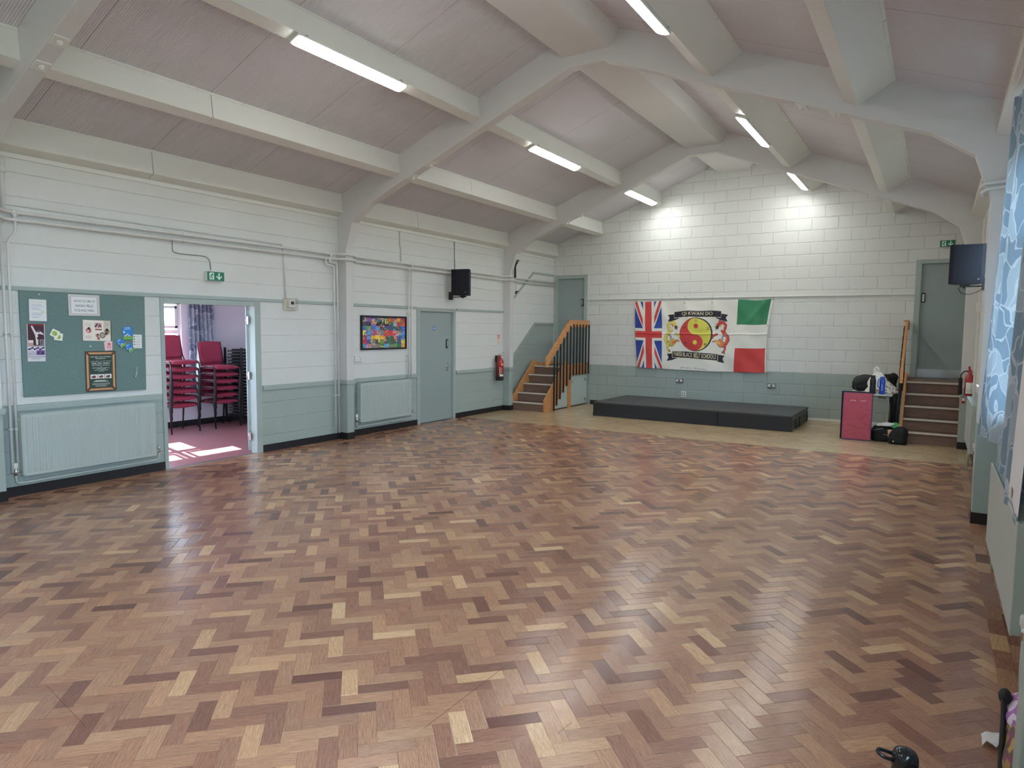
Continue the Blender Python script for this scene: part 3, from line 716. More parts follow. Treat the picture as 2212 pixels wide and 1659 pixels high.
m = MB(); m.box(RX1, RX1+.006, RY0, D1[0]-.06, 0, RZ+.1); m.box(RX1, RX1+.006, D1[1]+.06, RY1, 0, RZ+.1); m.box(RX1, RX1+.006, D1[0]-.06, D1[1]+.06, D1[2]+.05, RZ+.1)
for v in m.bm.verts: v.co.x -= 0.006
struct('wall_side_room_front', m, 'lilac')
m = MB(); m.box(x0-.2, RX1, RY0-.2, RY1+.2, RZ, RZ+.1); struct('ceiling_side_room', m, 'lilac')
m = MB(); m.box(x0, x0+.015, RY0, RY1, 0, .10); struct('baseboard_side_room', m, 'black')
f = MB(); a, b, z0, z1 = SW; xa, xb = RX0-.10, RX0-.03; fw = .055
f.box(xa, xb, a, b, z0, z0+fw); f.box(xa, xb, a, b, z1-fw, z1); f.box(xa, xb, a, a+fw, z0, z1); f.box(xa, xb, b-fw, b, z0, z1)
f.box(xa, xb, a+fw, b-fw, 1.535, 1.60)
for yy in (a+(b-a)*.25, a+(b-a)*0.5, a+(b-a)*.75): f.box(xa, xb, yy-.03, yy+.03, z0+fw, z1-fw)
o = struct('window_4', f, 'uPVC', bevel=.004)
q4 = (b-a)/4
for ya, yb2 in [(a+q4*k+.065, a+q4*(k+1)-.065) for k in range(4)]:   # top-hung opening lights
    c = MB(); za, zb = 1.62, z1-fw-.02; q = .045
    c.box(xb-.02, xb+.025, ya, yb2, za, za+q); c.box(xb-.02, xb+.025, ya, yb2, zb-q, zb); c.box(xb-.02, xb+.025, ya, ya+q, za, zb); c.box(xb-.02, xb+.025, yb2-q, yb2, za, zb)
    obj('casement', c, 'uPVC', parent=o, bevel=.004)
g = MB(); g.box(xa+.03, xa+.036, a+fw-.01, b-fw+.01, z0+fw-.01, z1-fw+.01); obj('pane', g, 'glass', parent=o)
s = MB(); s.box(xb, RX0+.10, a-.02, b+.02, z0-.03, z0); obj('window_sill', s, 'uPVC', parent=o, bevel=.004)

# ---- doors
def lock_parts(o, c, n, t, scale=1.0):
    """push-button lock: dark rounded backplate with a steel keypad; c centre, n out of the door, t across"""
    c, n, t = Vector(c), Vector(n), Vector(t)
    a = MB(); a.obox(c+n*.006, t, (0, 0, 1), n, .030, .082, .007); obj('lock_plate', a, 'blackmatt', parent=o, bevel=.006)
    b = MB(); b.obox(c+n*.018+Vector((0, 0, .012)), t, (0, 0, 1), n, .018, .050, .007)
    b.lathe([(.018, 0), (.018, .022), (.012, .028)], c+n*.014+Vector((0, 0, -.055)), n, 14); obj('keypad', b, 'steel', parent=o, bevel=.003)
def handle_parts(o, c, n, t):
    c, n, t = Vector(c), Vector(n), Vector(t)
    a = MB(); a.obox(c+n*.004+Vector((0, 0, -.02)), t, (0, 0, 1), n, .018, .075, .004); a.lathe([(.009, 0), (.009, .045)], c+n*.006, n, 10)
    a.tube([c+n*.048, c+n*.048-t*.10], .009, 8); a.lathe([(.008, 0), (.008, .006)], c+n*.008+Vector((0, 0, -.065)), n, 10)
    obj('door_handle', a, 'chrome', parent=o)

def left_door():                                               # flush cupboard door beside the second radiator
    o = thing('door_1', None, None, (XL, 9.33, 0), kind='structure')
    f = MB(); y0, y1, z1 = 8.775, 9.865, 2.015
    f.box(XL-.09, XL+.014, y0, y0+.085, 0, z1); f.box(XL-.09, XL+.014, y1-.07, y1, 0, z1); f.box(XL-.09, XL+.014, y0+.085, y1-.07, z1-.065, z1)
    f.box(XL-.02, XL-.005, y0+.085, y0+.10, 0, z1-.065); f.box(XL-.02, XL-.005, y1-.085, y1-.07, 0, z1-.065)
    obj('door_frame', f, 'teal', parent=o, bevel=.003)
    l = MB(); l.box(XL-.07, XL-.022, y0+.088, y1-.073, .012, z1-.068); obj('leaf', l, 'doorpaint', parent=o, bevel=.003)
    t = MB(); t.box(XL-.09, XL+.01, y0+.03, y1-.03, -.005, .006); obj('threshold', t, 'greysteel', parent=o)
    bk = MB(); bk.box(XL-.099, XL-.09, y0, y1, 0, z1); obj('backing', bk, 'black', parent=o)
    lock_parts(o, (XL-.022, 9.64, 1.385), (1, 0, 0), (0, 1, 0)); handle_parts(o, (XL-.022, 9.655, .985), (1, 0, 0), (0, 1, 0))
left_door()
def far_door(i, x0, x1, z0, z1, fl, fr, ft, lockx, kick):
    o = thing('door_%d' % i, None, None, ((x0+x1)/2, YF, z0), kind='structure')
    f = MB(); f.box(x0, x0+fl, YF-.025, YF+.10, z0, z1); f.box(x1-fr, x1, YF-.025, YF+.10, z0, z1); f.box(x0+fl, x1-fr, YF-.025, YF+.10, z1-ft, z1)
    f.box(x0+fl, x0+fl+.012, YF-.005, YF+.02, z0, z1-ft); f.box(x1-fr-.012, x1-fr, YF-.005, YF+.02, z0, z1-ft)
    obj('door_frame', f, 'teal', parent=o, bevel=.003)
    l = MB(); l.box(x0+fl+.003, x1-fr-.003, YF+.022, YF+.065, z0+.008, z1-ft-.004); obj('leaf', l, 'doorpaint', parent=o, bevel=.003)
    lock_parts(o, (lockx, YF+.022, 2.265), (0, -1, 0), (1, 0, 0))
    if kick:
        k = MB(); k.box(x0+fl+.01, x1-fr-.01, YF+.018, YF+.022, z0+.01, z0+.155); obj('kick_plate', k, 'steel', parent=o)
    bk = MB(); bk.box(x0, x1, YF+.19, YF+.2, z0, z1); obj('backing', bk, 'black', parent=o)
far_door(2, -7.41, -6.60, .88, 2.885, .07, .075, .085, -6.735, False)
far_door(3, -0.335, 0.50, .88, 2.915, .085, .06, .07, -0.205, True)
def side_door():                                               # doorway to the side room with its leaf folded back
    o = thing('door_4', None, None, (XL, 4.97, 0), kind='structure')
    f = MB(); y0, y1, z1 = D1
    f.box(RX1-.01, XL+.016, y0-.03, y0+.015, 0, z1+.03); f.box(RX1-.01, XL+.016, y1-.035, y1+.055, 0, z1+.03); f.box(RX1-.01, XL+.016, y0+.015, y1-.035, z1-.03, z1+.03)
    obj('door_frame', f, 'teal', parent=o, bevel=.003)
    hx, hy = RX1-.012, y1-.045; d = Vector((-.815, .58, 0)).normalized(); nrm = Vector((.58, .815, 0))
    c = Vector((hx, hy, 0)) + d*.42; l = MB(); l.obox((c.x, c.y, .985), d, nrm, (0, 0, 1), .42, .022, .955); obj('leaf', l, 'doorpaint', parent=o, bevel=.003)
    for zz in (.22, 1.02, 1.74):
        h = MB(); h.obox((hx+.012, hy-.018, zz), (1, 0, 0), (0, 1, 0), (0, 0, 1), .020, .003, .05); h.lathe([(.007, -.05), (.007, .05)], (hx-.008, hy-.020, zz), (0, 0, 1), 10)
        obj('hinge', h, 'steel', parent=o)
    t = MB(); t.box(XL-.03, XL+.005, y0+.015, y1-.035, 0, .006); obj('threshold', t, 'greysteel', parent=o)
side_door()

# ================================================================== LAMPS
def ceiling_light(loc, side, L, label):
    dx = Vector((1, 0, SLOPE)).normalized() if side < 0 else Vector((1, 0, -SLOPE)).normalized()
    n = Vector((dx.z, 0, -dx.x)); n = n if n.z < 0 else -n
    o = thing('ceiling_light', label, 'light', loc, group='batten lights under the roof beams')
    c = Vector(loc); Y = Vector((0, 1, 0))
    h = MB(); h.obox(c+n*.016, Y, dx, n, L/2, .068, .016); obj('housing', h, 'plastic', parent=o, bevel=.008)
    d = MB(); prof = [(-.061, .0), (-.062, .006), (-.052, .013), (-.031, .019), (0, .021), (.031, .019), (.052, .013), (.062, .006), (.061, .0)]
    rings = []; Ls = L/2-.012
    for t, sc in ((-Ls, .35), (-Ls+.006, .72), (-Ls+.02, .92), (-Ls+.045, 1), (Ls-.045, 1), (Ls-.02, .92), (Ls-.006, .72), (Ls, .35)):
        rings.append([d.bm.verts.new(c + n*.032 + Y*t + dx*(px*(0.6+.4*sc)) + n*(pz*sc)) for px, pz in prof])
    for a, b in zip(rings, rings[1:]):
        for k in range(len(prof)-1): d._f([a[k], a[k+1], b[k+1], b[k]], True)
        d._f([a[-1], a[0], b[0], b[-1]])
    d._f(rings[0]); d._f(rings[-1][::-1]); obj('diffuser', d, 'lamp', parent=o)
    for s in (-1, 1): e = MB(); e.obox(c+n*.006+Y*s*(L/2-.10), dx, Y, n, .075, .012, .006); obj('mounting_clip', e, 'steel', parent=o)
LAMPS = [(-1, 4.92, 1.46, 'long glowing batten light on the left slope, nearest the camera'), (-1, 9.08, 1.46, 'glowing batten light on the left slope between the two far roof frames'), (-1, 12.56, 1.44, 'glowing batten light on the left slope, closest to the far brick wall'),
         (1, 5.07, 1.46, 'glowing batten light cut by the top edge on the right slope'), (1, 9.22, 1.44, 'glowing batten light on the right slope between the two far roof frames'), (1, 12.55, 1.40, 'glowing batten light on the right slope, closest to the far wall'),
         (-1, 0.3, 1.46, 'batten light on the left slope of the unseen bay'), (1, 0.3, 1.46, 'batten light on the right slope of the unseen bay')]
for s, y, L, lb in LAMPS:
    ceiling_light((-4.985, y, 4.252) if s < 0 else (-2.12, y, 4.262), s, L, lb)

# ================================================================== PIPES AND CABLES on the left wall
def pipe_run(name, label, pts, r, m='pipe', clips=(), bend=.05, group=None, cat='pipe', extra=None):
    o = thing(name, label, cat, pts[0], group=group)
    t = MB(); t.tube(pts, r, 12, bend=bend); obj('tube', t, m, parent=o)
    if clips:
        for c, ax in clips:
            k = MB(); k.lathe([(r+.004, -.010), (r+.004, .010)], c, ax, 12); k.box(XL, c[0], c[1]-.008, c[1]+.008, c[2]-.008, c[2]+.008)
            obj('pipe_clip', k, m, parent=o)
    if extra: extra(o)
    return o
xp = XL+.05; xc = XRIDGE-3.825+.035      # along the wall / past a column face
def run_points(z, r, y_end):
    P = [(xp, YB+.1, z)]
    for y in FRAMES[1:]:
        P += [(xp, y-.14, z), (xc, y-.03, z), (xc, y+FT+.03, z), (xp, y+FT+.14, z)]
    P.append((xp, y_end, z)); return P
for z, lb in ((2.715, 'white painted heating pipe along the left wall, higher of the two'), (2.645, 'white painted heating pipe along the left wall, lower of the two')):
    cl = [((xp, y, z), (0, 1, 0)) for y in (3.6, 4.6, 5.6, 8.0, 9.2, 10.4, 12.6)]
    def tees(o, z=z):
        for y in ((2.80 if z < 2.68 else 2.92), (6.74 if z < 2.68 else 6.84), (8.53 if z < 2.68 else 8.60)):
            t = MB(); t.lathe([(.020, -.030), (.024, -.028), (.024, -.018), (.021, -.016), (.021, .016), (.024, .018), (.024, .028), (.020, .030)], (xp, y, z), (0, 1, 0), 14)
            t.lathe([(.020, -.040), (.020, -.012), (.017, 0)], (xp, y, z), (0, 0, 1), 14)
            obj('tee_joint', t, 'pipe', parent=o)
    pipe_run('heating_pipe', lb, run_points(z, .022, YF-.05), .0165, clips=cl, group='heating pipes along the left wall', extra=tees)
# droppers
for lb, pts in (('white pipe dropping to the near radiator, nearer the picture edge', [(xp, 2.80, 2.64), (xp, 2.80, .24)]),
                ('white pipe dropping to the near radiator with a kink near its top', [(xp, 2.92, 2.70), (xp, 2.92, 2.52), (xp, 2.85, 2.44), (xp, 2.845, .21)]),
                ('white pipe beside the wide column, further from the column', [(xp, 6.74, 2.64), (xp, 6.74, 2.555), (xp, 6.895, 2.545), (xp, 6.895, .10)]),
                ('white pipe beside the wide column, closer to the column', [(xp, 6.84, 2.70), (xp+.01, 6.82, 2.64), (xp, 6.80, 2.595), (xp, 6.955, 2.59), (xp, 6.965, .10)]),
                ('white pipe dropping behind the framed mural to the second radiator, left one', [(xp, 8.53, 2.64), (xp, 8.52, .84)]),
                ('white pipe dropping to the second radiator, nearer the green door', [(xp, 8.60, 2.70), (xp, 8.58, .84)])):
    cl = [((xp, pts[-1][1], z), (0, 0, 1)) for z in ((1.57, .66) if pts[-1][2] < .5 else (1.9, 1.2))]
    pipe_run('drop_pipe', lb, pts, .0125, clips=cl, bend=.05, group='drop pipes on the left wall')
pipe_run('vent_pipe', 'short white upright pipe above the heating pipes at the picture edge', [(xp, 2.83, 3.17), (xp, 2.83, 2.73)], .019, clips=[((xp, 2.83, 2.86), (0, 0, 1))],
         extra=lambda o: obj('valve_cap', MB().lathe([(.03, 0), (.034, .01), (.034, .05), (.024, .055), (.024, .08), (.034, .085), (.030, .12), (.01, .13)], (xp, 2.83, 3.07), (0, 0, 1), 14), 'pipe', parent=o))
def cable(name, label, pts, r=.006, m='pipe', cat='cable', bend=.03):
    t = MB(); t.tube(pts, r, 8, bend=bend); return tag(obj(name, t, m), label, cat)
cable('conduit', 'thin white conduit above the heating pipes ending over the thermostat', [(XL+.012, YB+.1, 2.80), (XL+.012, 2.5, 2.795), (XL+.012, 6.02, 2.76), (XL+.012, 6.04, 2.70), (XL+.012, 6.06, 2.05)], .011, cat='conduit')
cable('sign_cable', 'grey cable running down to the left exit sign', [(XL+.008, 4.49, 2.63), (XL+.008, 4.49, 2.51), (XL+.008, 4.56, 2.495), (XL+.008, 4.90, 2.495), (XL+.008, 4.955, 2.46), (XL+.008, 4.965, 2.335)], .005, 'greysteel')
cable('wall_conduit', 'twin white upright conduit between eave and pipes past the wide column', [(XL+.012, 8.36, 3.25), (XL+.012, 8.36, 3.0), (XL+.012, 8.385, 2.97), (XL+.012, 8.385, 2.74)], .011, cat='conduit')
cable('speaker_cable', 'grey cable hanging from the eave to the left loudspeaker', [(XL+.008, 9.82, 3.25), (XL+.008, 9.84, 2.74)], .006, 'greysteel')

# ================================================================== RADIATORS
def radiator(label, side, xf, y0, y1, z0, z1, depth, ribs, tail):
    """convector radiator; side -1 on the left wall (front looks +x), +1 on the right wall"""
    s = 1 if side < 0 else -1; xb = xf - s*depth
    o = thing('radiator', label, 'radiator', ((xf+xb)/2, (y0+y1)/2, z0), group='wall radiators')
    p = MB(); p.box(xf-s*.012, xf, y0+.012, y1-.012, z0, z1)
    if ribs:
        k = ribs
        for i in range(k):
            yc = y0+.03+(y1-y0-.06)*(i+.5)/k; hw = (y1-y0-.06)/k*.30
            p.prism([(yc-hw, xf), (yc+hw, xf), (yc+hw*.55, xf+s*.007), (yc-hw*.55, xf+s*.007)], lambda a, b, t: (b, a, t), z0+.035, z1-.035)
    obj('front_panel', p, 'tealrad', parent=o, bevel=.004)
    p = MB(); p.box(xb, xb+s*.012, y0+.012, y1-.012, z0, z1); obj('rear_panel', p, 'tealrad', parent=o, bevel=.004)
    for a, b in ((y0, y0+.012), (y1-.012, y1)):
        q = MB(); q.box(xb, xf, a, b, z0+.01, z1-.002); yy = a if a == y0 else b
        q.lathe([(.016, 0), (.016, .006), (.010, .010)], ((xb+xf)/2, yy, z1-.055), (0, -1 if a == y0 else 1, 0), 14); obj('side_cover', q, 'tealrad', parent=o, bevel=.003)
    g = MB(); n = int((y1-y0)/.03)
    for i in range(n): g.box(xb+s*.016, xf-s*.016, y0+.02+i*(y1-y0-.04)/n, y0+.02+i*(y1-y0-.04)/n+.016, z1-.012, z1-.004)
    obj('top_grille', g, 'tealrad', parent=o)
    # valve at the near end and lockshield at the far end, joined by the tail pipe
    xm = (xf+xb)/2; v = MB(); ya = y0-.045
    v.lathe([(.012, 0), (.012, .05)], (xm, y0, z0+.045), (0, -1, 0), 10); v.lathe([(.015, -.03), (.015, .035)], (xm, ya, z0+.045), (0, 0, 1), 12); obj('valve', v, 'chrome', parent=o)
    h = MB(); h.lathe([(.018, 0), (.020, .01), (.020, .045), (.014, .055)], (xm, ya, z0+.08), (0, 0, 1), 14); obj('valve_cap', h, 'plastic', parent=o)
    v = MB(); yb = y1+.045; v.lathe([(.012, 0), (.012, .05)], (xm, y1, z0+.045), (0, 1, 0), 10); v.lathe([(.015, -.02), (.015, .04), (.011, .055)], (xm, yb, z0+.045), (0, 0, 1), 12); obj('valve', v, 'chrome', parent=o)
    if tail:
        t = MB(); t.tube([(xm, ya, z0+.02), (xm, ya, z0-.065), (xm, yb, z0-.055), (xm, yb, z0+.03)], .010, 10, bend=.06); obj('tail_pipe', t, 'tealrad', parent=o)
    else:
        for yq in (ya, yb): t = MB(); t.tube([(xm, yq, z0+.02), (xm, yq, .0)], .010, 10); obj('tail_pipe', t, 'tealrad', parent=o)
radiator('wide grey-green radiator under the noticeboard', -1, XL+.115, 2.86, 4.17, .20, .80, .085, 24, True)
radiator('grey-green radiator under the framed mural', -1, XL+.105, 7.35, 8.53, .21, .81, .08, 28, True)
radiator('large flat-fronted radiator cut by the right picture edge', 1, .372, 3.86, 5.62, .225, .775, .10, 0, False)
radiator('grey-green radiator beyond the right column, near the stair', 1, .372, 8.62, 9.95, .36, .89, .10, 0, False)

# ================================================================== NOTICEBOARD and what is pinned to it
nb = thing('noticeboard', 'dark green felt noticeboard above the wide radiator', 'noticeboard', (XL+.01, 3.54, .95))
b = MB(); b.hexa([(XL+.002, 2.935, .955), (XL+.024, 2.935, .955), (XL+.024, 4.125, .945), (XL+.002, 4.125, .945), (XL+.002, 2.935, 1.983), (XL+.024, 2.935, 1.983), (XL+.024, 4.14, 1.978), (XL+.002, 4.14, 1.978)])
obj('felt_panel', b, 'felt', parent=nb, bevel=.003)
for y, z in ((4.02, 1.19), (4.02, 1.163), (4.018, 1.14), (4.012, 1.12), (4.005, 1.10), (3.55, 1.44), (3.10, 1.955)):
    pn = MB(); pn.lathe([(.006, 0), (.005, .01), (.007, .013)], (XL+.024, y, z), (1, 0, 0), 8); obj('drawing_pin', pn, 'plastic', parent=nb)
XB_ = XL+.026
def paper(name, label, cv, y0, y1, z0, z1, rot=0.0, lift=0.0, cat='notice', group=None):
    """sheet pinned on the board; rot in degrees about its centre"""
    cy, cz = (y0+y1)/2, (z0+z1)/2; W, H = (y1-y0), (z1-z0); ca, sa = math.cos(math.radians(rot)), math.sin(math.radians(rot))
    def P(u, v, off=.003):
        a, b = (u-.5)*W, (v-.5)*H
        curl = .010*np.clip(np.abs(u-.5)*2-.6, 0, 1)*np.clip(.5-v, 0, 1) + lift
        return XB_+off+curl, cy+a*ca-b*sa, cz+a*sa+b*ca
    o = sheet(name, cv, P, 'print', back=True); return tag(o, label, cat, group)
k_ = A
WHT = A(205, 208, 208); INK = A(70, 72, 78)
cv = Canvas(84, 116, WHT); cv.text('Activity Timetable', .14, .86, .845, .915, A(190, 185, 110)); cv.lines(.14, .86, .78, 4, .035, A(150, 156, 190)); cv.lines(.14, .7, .60, 3, .04, A(150, 160, 185)); cv.lines(.14, .82, .40, 4, .045, A(160, 164, 190)); cv.lines(.16, .6, .2, 2, .04, A(150, 150, 150))
cv.disc(.78, .42, .085, A(190, 190, 60)); cv.disc(.78, .42, .05, WHT)
paper('notice', 'white typed notice with a small yellow star, top left of the noticeboard', cv, 3.01, 3.16, 1.695, 1.905, -1)
cv = Canvas(150, 108, A(190, 186, 184)); cv.rect(.07, .93, .09, .91, A(120, 118, 122)); cv.rect(.08, .92, .105, .895, A(206, 207, 207)); cv.rect(.085, .915, .115, .885, A(206, 207, 207))
cv.text("WHAT'S ON AT", .17, .86, .64, .75, INK); cv.text('NASH MILLS', .23, .80, .42, .53, INK); cv.text('VILLAGE HALL', .19, .84, .20, .31, INK)
paper('notice', "framed white notice with the board's heading in capitals", cv, 3.36, 3.66, 1.755, 1.97)
cv = Canvas(90, 180, A(60, 30, 42)); cv.rect(0, 1, .0, .42, A(200, 195, 205)); cv.rect(0, .04, 0, 1, A(190, 185, 190)); cv.rect(.96, 1, 0, 1, A(190, 185, 190)); cv.rect(.05, .95, .96, 1, A(130, 30, 45))
for i in range(4): cv.rect(.05, .95, .92-.07*i, .925-.07*i, A(90, 40, 55))
cv.stroke([(.28, .93), (.42, .80), (.52, .72), (.55, .58), (.55, .47)], [.05, .06, .08, .07, .06], A(205, 198, 200)); cv.stroke([(.52, .74), (.66, .78), (.78, .76), (.90, .73)], [.06, .07, .06, .03], A(200, 196, 200)); cv.disc(.66, .81, .07, A(95, 75, 75)); cv.disc(.60, .62, .06, A(40, 30, 36))
cv.rect(.06, .34, .43, .57, A(185, 140, 120)); cv.rect(.07, .33, .50, .56, A(200, 200, 200)); cv.rect(.70, .95, .44, .59, A(130, 130, 135)); cv.stroke([(.76, .46), (.80, .56)], .03, A(40, 40, 44)); cv.stroke([(.86, .46), (.88, .56)], .025, A(60, 60, 60))
cv.rect(.05, .95, .40, .425, A(150, 140, 150))
for i in range(9): cv.disc(.10+.1*i, .325+.02*((i*7) % 3), .055, A(*[(50, 40, 60), (90, 70, 110), (60, 50, 66)][i % 3]))
cv.rect(.50, .97, .17, .30, A(95, 70, 130)); cv.disc(.62, .24, .06, A(50, 40, 60)); cv.disc(.84, .22, .07, A(60, 45, 80)); cv.text('INSTRUCTOR', .06, .74, .235, .275, A(100, 80, 130)); cv.text('KRAV', .07, .50, .165, .225, A(45, 40, 60)); cv.rect(.05, .95, .145, .152, A(120, 110, 130))
cv.rect(0, 1, .115, .13, A(45, 45, 50)); cv.rect(0, 1, 0, .115, A(196, 194, 198)); cv.lines(.2, .8, .095, 2, .03, A(150, 150, 156))
paper('poster', 'tall martial arts poster with a kicking figure, left on the noticeboard', cv, 2.98, 3.135, 1.30, 1.665, -1, cat='poster')
for i, (y, z, rt_) in enumerate(((3.225, 1.573, -28), (3.257, 1.54, -8))):
    cv = Canvas(50, 50, A(215, 218, 205)); cv.disc(.45, .5, .32, A(150, 175, 80)); cv.disc(.58, .42, .2, A(130, 160, 70)); cv.stroke([(.3, .3), (.6, .62)], .03, A(180, 200, 120))
    paper('card', ('small square green leaf card, the tilted upper one of two', 'small square green leaf card tucked under its twin')[i], cv, y-.038, y+.038, z-.036, z+.036, rt_, .004*(1-i), cat='card')
cv = Canvas(150, 112, A(212, 205, 194)); cv.rect(.72, .975, .30, 1, A(186, 182, 166)); cv.rect(.975, 1, 0, 1, A(52, 44, 46)); cv.rect(0, .06, .0, 1, A(206, 190, 184)); cv.rect(.40, .66, .64, .88, A(190, 160, 165)); cv.stroke([(.44, .70), (.50, .82)], .03, A(90, 50, 56)); cv.stroke([(.55, .68), (.58, .80), (.62, .70)], .025, A(110, 60, 66)); cv.rect(.43, .66, .53, .59, A(140, 66, 60))
cv.disc(.20, .50, .095, A(150, 90, 90)); cv.disc(.21, .60, .045, A(60, 40, 42)); cv.disc(.18, .46, .05, A(205, 150, 150)); cv.disc(.68, .28, .11, A(110, 96, 84)); cv.disc(.68, .28, .075, A(160, 150, 136)); cv.disc(.84, .48, .085, A(120, 100, 80)); cv.disc(.84, .55, .05, A(40, 34, 34)); cv.disc(.82, .36, .05, A(90, 50, 50)); cv.disc(.50, .26, .06, A(160, 100, 100)); cv.disc(.52, .32, .03, A(50, 30, 32)); cv.disc(.54, .12, .05, A(140, 80, 84)); cv.lines(.09, .34, .86, 5, .04, A(176, 168, 156)); cv.lines(.76, .94, .9, 5, .04, A(160, 156, 140)); cv.lines(.09, .30, .25, 4, .04, A(180, 172, 160))
paper('leaflet', 'open cream photo leaflet with round pictures in the board middle', cv, 3.485, 3.77, 1.495, 1.71, -1.5, cat='leaflet')
for i in range(2):
    cv = Canvas(44, 54, A(214, 186, 190)); cv.rect(.2, .85, .2, .55, A(206, 150, 158)); cv.disc(.55, .68, .24, A(190, 90, 96), .12); cv.rect(.25, .8, .12, .16, A(180, 140, 150))
    paper('card', ('small pink and white card lying under another pink card', 'small pink and white card in front, above the gold-framed poster')[i], cv, 3.69+.007*i, 3.762+.007*i, 1.393+.004*i, 1.487+.004*i, (4, -3)[i], .003+.004*i, cat='card')
def bluecard(n):
    cv = Canvas(n, int(n*1.3), A(46, 120, 190)); cv.rect(0, 1, 0, .2, A(90, 160, 70)); cv.poly([(0, .2), (.3, .30), (.6, .22), (1, .28), (1, 0), (0, 0)], A(96, 165, 80))
    for u, v, c in ((.25, .30, (220, 190, 80)), (.45, .24, (200, 90, 110)), (.62, .30, (230, 230, 230)), (.78, .25, (200, 80, 60)), (.5, .42, (160, 200, 220)), (.36, .36, (240, 220, 120))): cv.disc(u, v, .07, A(*c))
    cv.rect(.25, .75, .90, .94, A(210, 225, 240)); cv.rect(.18, .8, .80, .83, A(170, 205, 235)); cv.disc(.14, .60, .09, A(205, 220, 235)); return cv
paper('leaflet', 'large bright blue children leaflet, right on the noticeboard', bluecard(64), 3.885, 3.995, 1.507, 1.645, 2, .002, cat='leaflet')
paper('card', 'small blue card tilted below the large blue leaflet', bluecard(40), 3.830, 3.900, 1.425, 1.515, 38, .003, cat='card')
paper('card', 'small blue card nearest the gold-framed poster', bluecard(40), 3.918, 3.988, 1.372, 1.462, 40, .004, cat='card')
cv = Canvas(66, 96, A(206, 208, 206))
for i in range(4): cv.disc(.17, .85-.19*i, .08, A(110, 110, 105)); cv.lines(.34, .9, .89-.19*i, 2, .05, A(150, 152, 156))
cv.rect(.1, .8, .08, .11, A(150, 150, 150))
paper('notice', 'white list with four small badges at the board right edge', cv, 3.993, 4.09, 1.41, 1.56, -1)
G1 = A(38, 62, 54); cv = Canvas(170, 240, A(52, 38, 34)); cv.rect(.03, .97, .022, .978, A(152, 112, 78)); cv.rect(.055, .945, .04, .96, A(196, 158, 118)); cv.rect(.085, .915, .06, .94, A(150, 108, 74)); cv.rect(.11, .89, .078, .922, A(90, 58, 44))
for u in (0, 1):
    for v in (0, 1):
        uu, vv = (.0 if u == 0 else 1.0), (.0 if v == 0 else 1.0); cv.stroke([(uu, vv), (uu+(.14 if u == 0 else -.14), vv+(.10 if v == 0 else -.10))], .035, A(84, 54, 42))
cv.rect(.13, .87, .09, .91, G1); WT_ = A(206, 210, 204)
cv.text('VINTAGE & COLLECTABLES', .16, .84, .845, .872, WT_); cv.text('Roadshow', .34, .66, .805, .832, WT_); cv.text('WE ARE COMING TO A TOWN NEAR YOU', .16, .84, .742, .760, WT_); cv.text('ONE DAY ONLY', .20, .80, .675, .722, WT_); cv.text('WEDNESDAY 22ND JULY', .20, .80, .630, .658, WT_)
cv.text('AT', .46, .54, .607, .620, WT_); cv.text('NASH MILLS VILLAGE HALL', .22, .80, .575, .597, WT_); cv.text('LOWER ROAD', .36, .66, .548, .566, WT_); cv.text('HEMEL HEMPSTEAD', .29, .73, .515, .537, WT_); cv.text('HP3 9RT', .42, .60, .487, .503, WT_)
for i in range(3):
    u0 = .155+.235*i; cv.rect(u0, u0+.22, .315, .425, A(205, 205, 200)); cv.disc(u0+.10, .36, .075, A(*[(120, 70, 70), (150, 80, 70), (90, 84, 84)][i]), .03); cv.disc(u0+.13, .375, .04, A(70, 50, 52), .02)
cv.lines(.30, .70, .275, 1, .03, WT_); cv.lines(.24, .76, .250, 1, .03, WT_, .05); cv.lines(.2, .8, .2, 2, .025, A(170, 178, 170), .1); cv.lines(.3, .7, .15, 2, .022, A(160, 170, 164), .1)
paper('poster', 'dark green fair poster with a printed golden picture frame', cv, 3.495, 3.80, .965, 1.387, -.6, .001, cat='poster')

# ================================================================== SMALL WALL FITTINGS
def exit_sign(label, c, n, t, w, h, group='emergency exit signs'):
    c, n, t = Vector(c), Vector(n), Vector(t); Z = Vector((0, 0, 1)); d = .055
    o = thing('exit_sign', label, 'sign', c, group=group)
    b = MB(); b.obox(c+n*d/2, t, Z, n, w/2, h/2, d/2); obj('light_box', b, 'plastic', parent=o, bevel=.006)
    cv = Canvas(150, 78, A(30, 110, 82)); Wc = A(206, 222, 214)
    cv.rect(.13, .42, .12, .90, Wc); g = A(30, 110, 82); cv.disc(.30, .77, .035, g)
    cv.stroke([(.285, .68), (.25, .46)], .030, g); cv.stroke([(.285, .66), (.36, .60), (.385, .68)], .017, g); cv.stroke([(.28, .66), (.21, .62), (.19, .50)], .017, g)
    cv.stroke([(.25, .46), (.31, .34), (.29, .16)], .020, g); cv.stroke([(.25, .46), (.21, .32), (.14, .30)], .020, g); cv.rect(.40, .42, .12, .90, g); cv.poly([(.13, .90), (.13, .80), (.18, .90)], g)
    cv.rect(.655, .735, .36, .88, Wc); cv.poly([(.53, .50), (.695, .14), (.86, .50), (.86, .62), (.735, .36), (.655, .36), (.53, .62)], Wc); cv.poly([(.53, .62), (.53, .46), (.695, .10), (.86, .46), (.86, .62), (.695, .28)], Wc)
    def P(u, v):
        q = [(c+n*(d+.0015))[i] + t[i]*(u-.5)*(w-.008) + Z[i]*(v-.5)*(h-.008) for i in range(3)]; return q
    sheet('sign_face', cv, P, 'print', parent=o); return o
exit_sign('green running man exit sign above the side room doorway', (XL+.005, 4.995, 2.262), (1, 0, 0), (0, 1, 0), .235, .115)
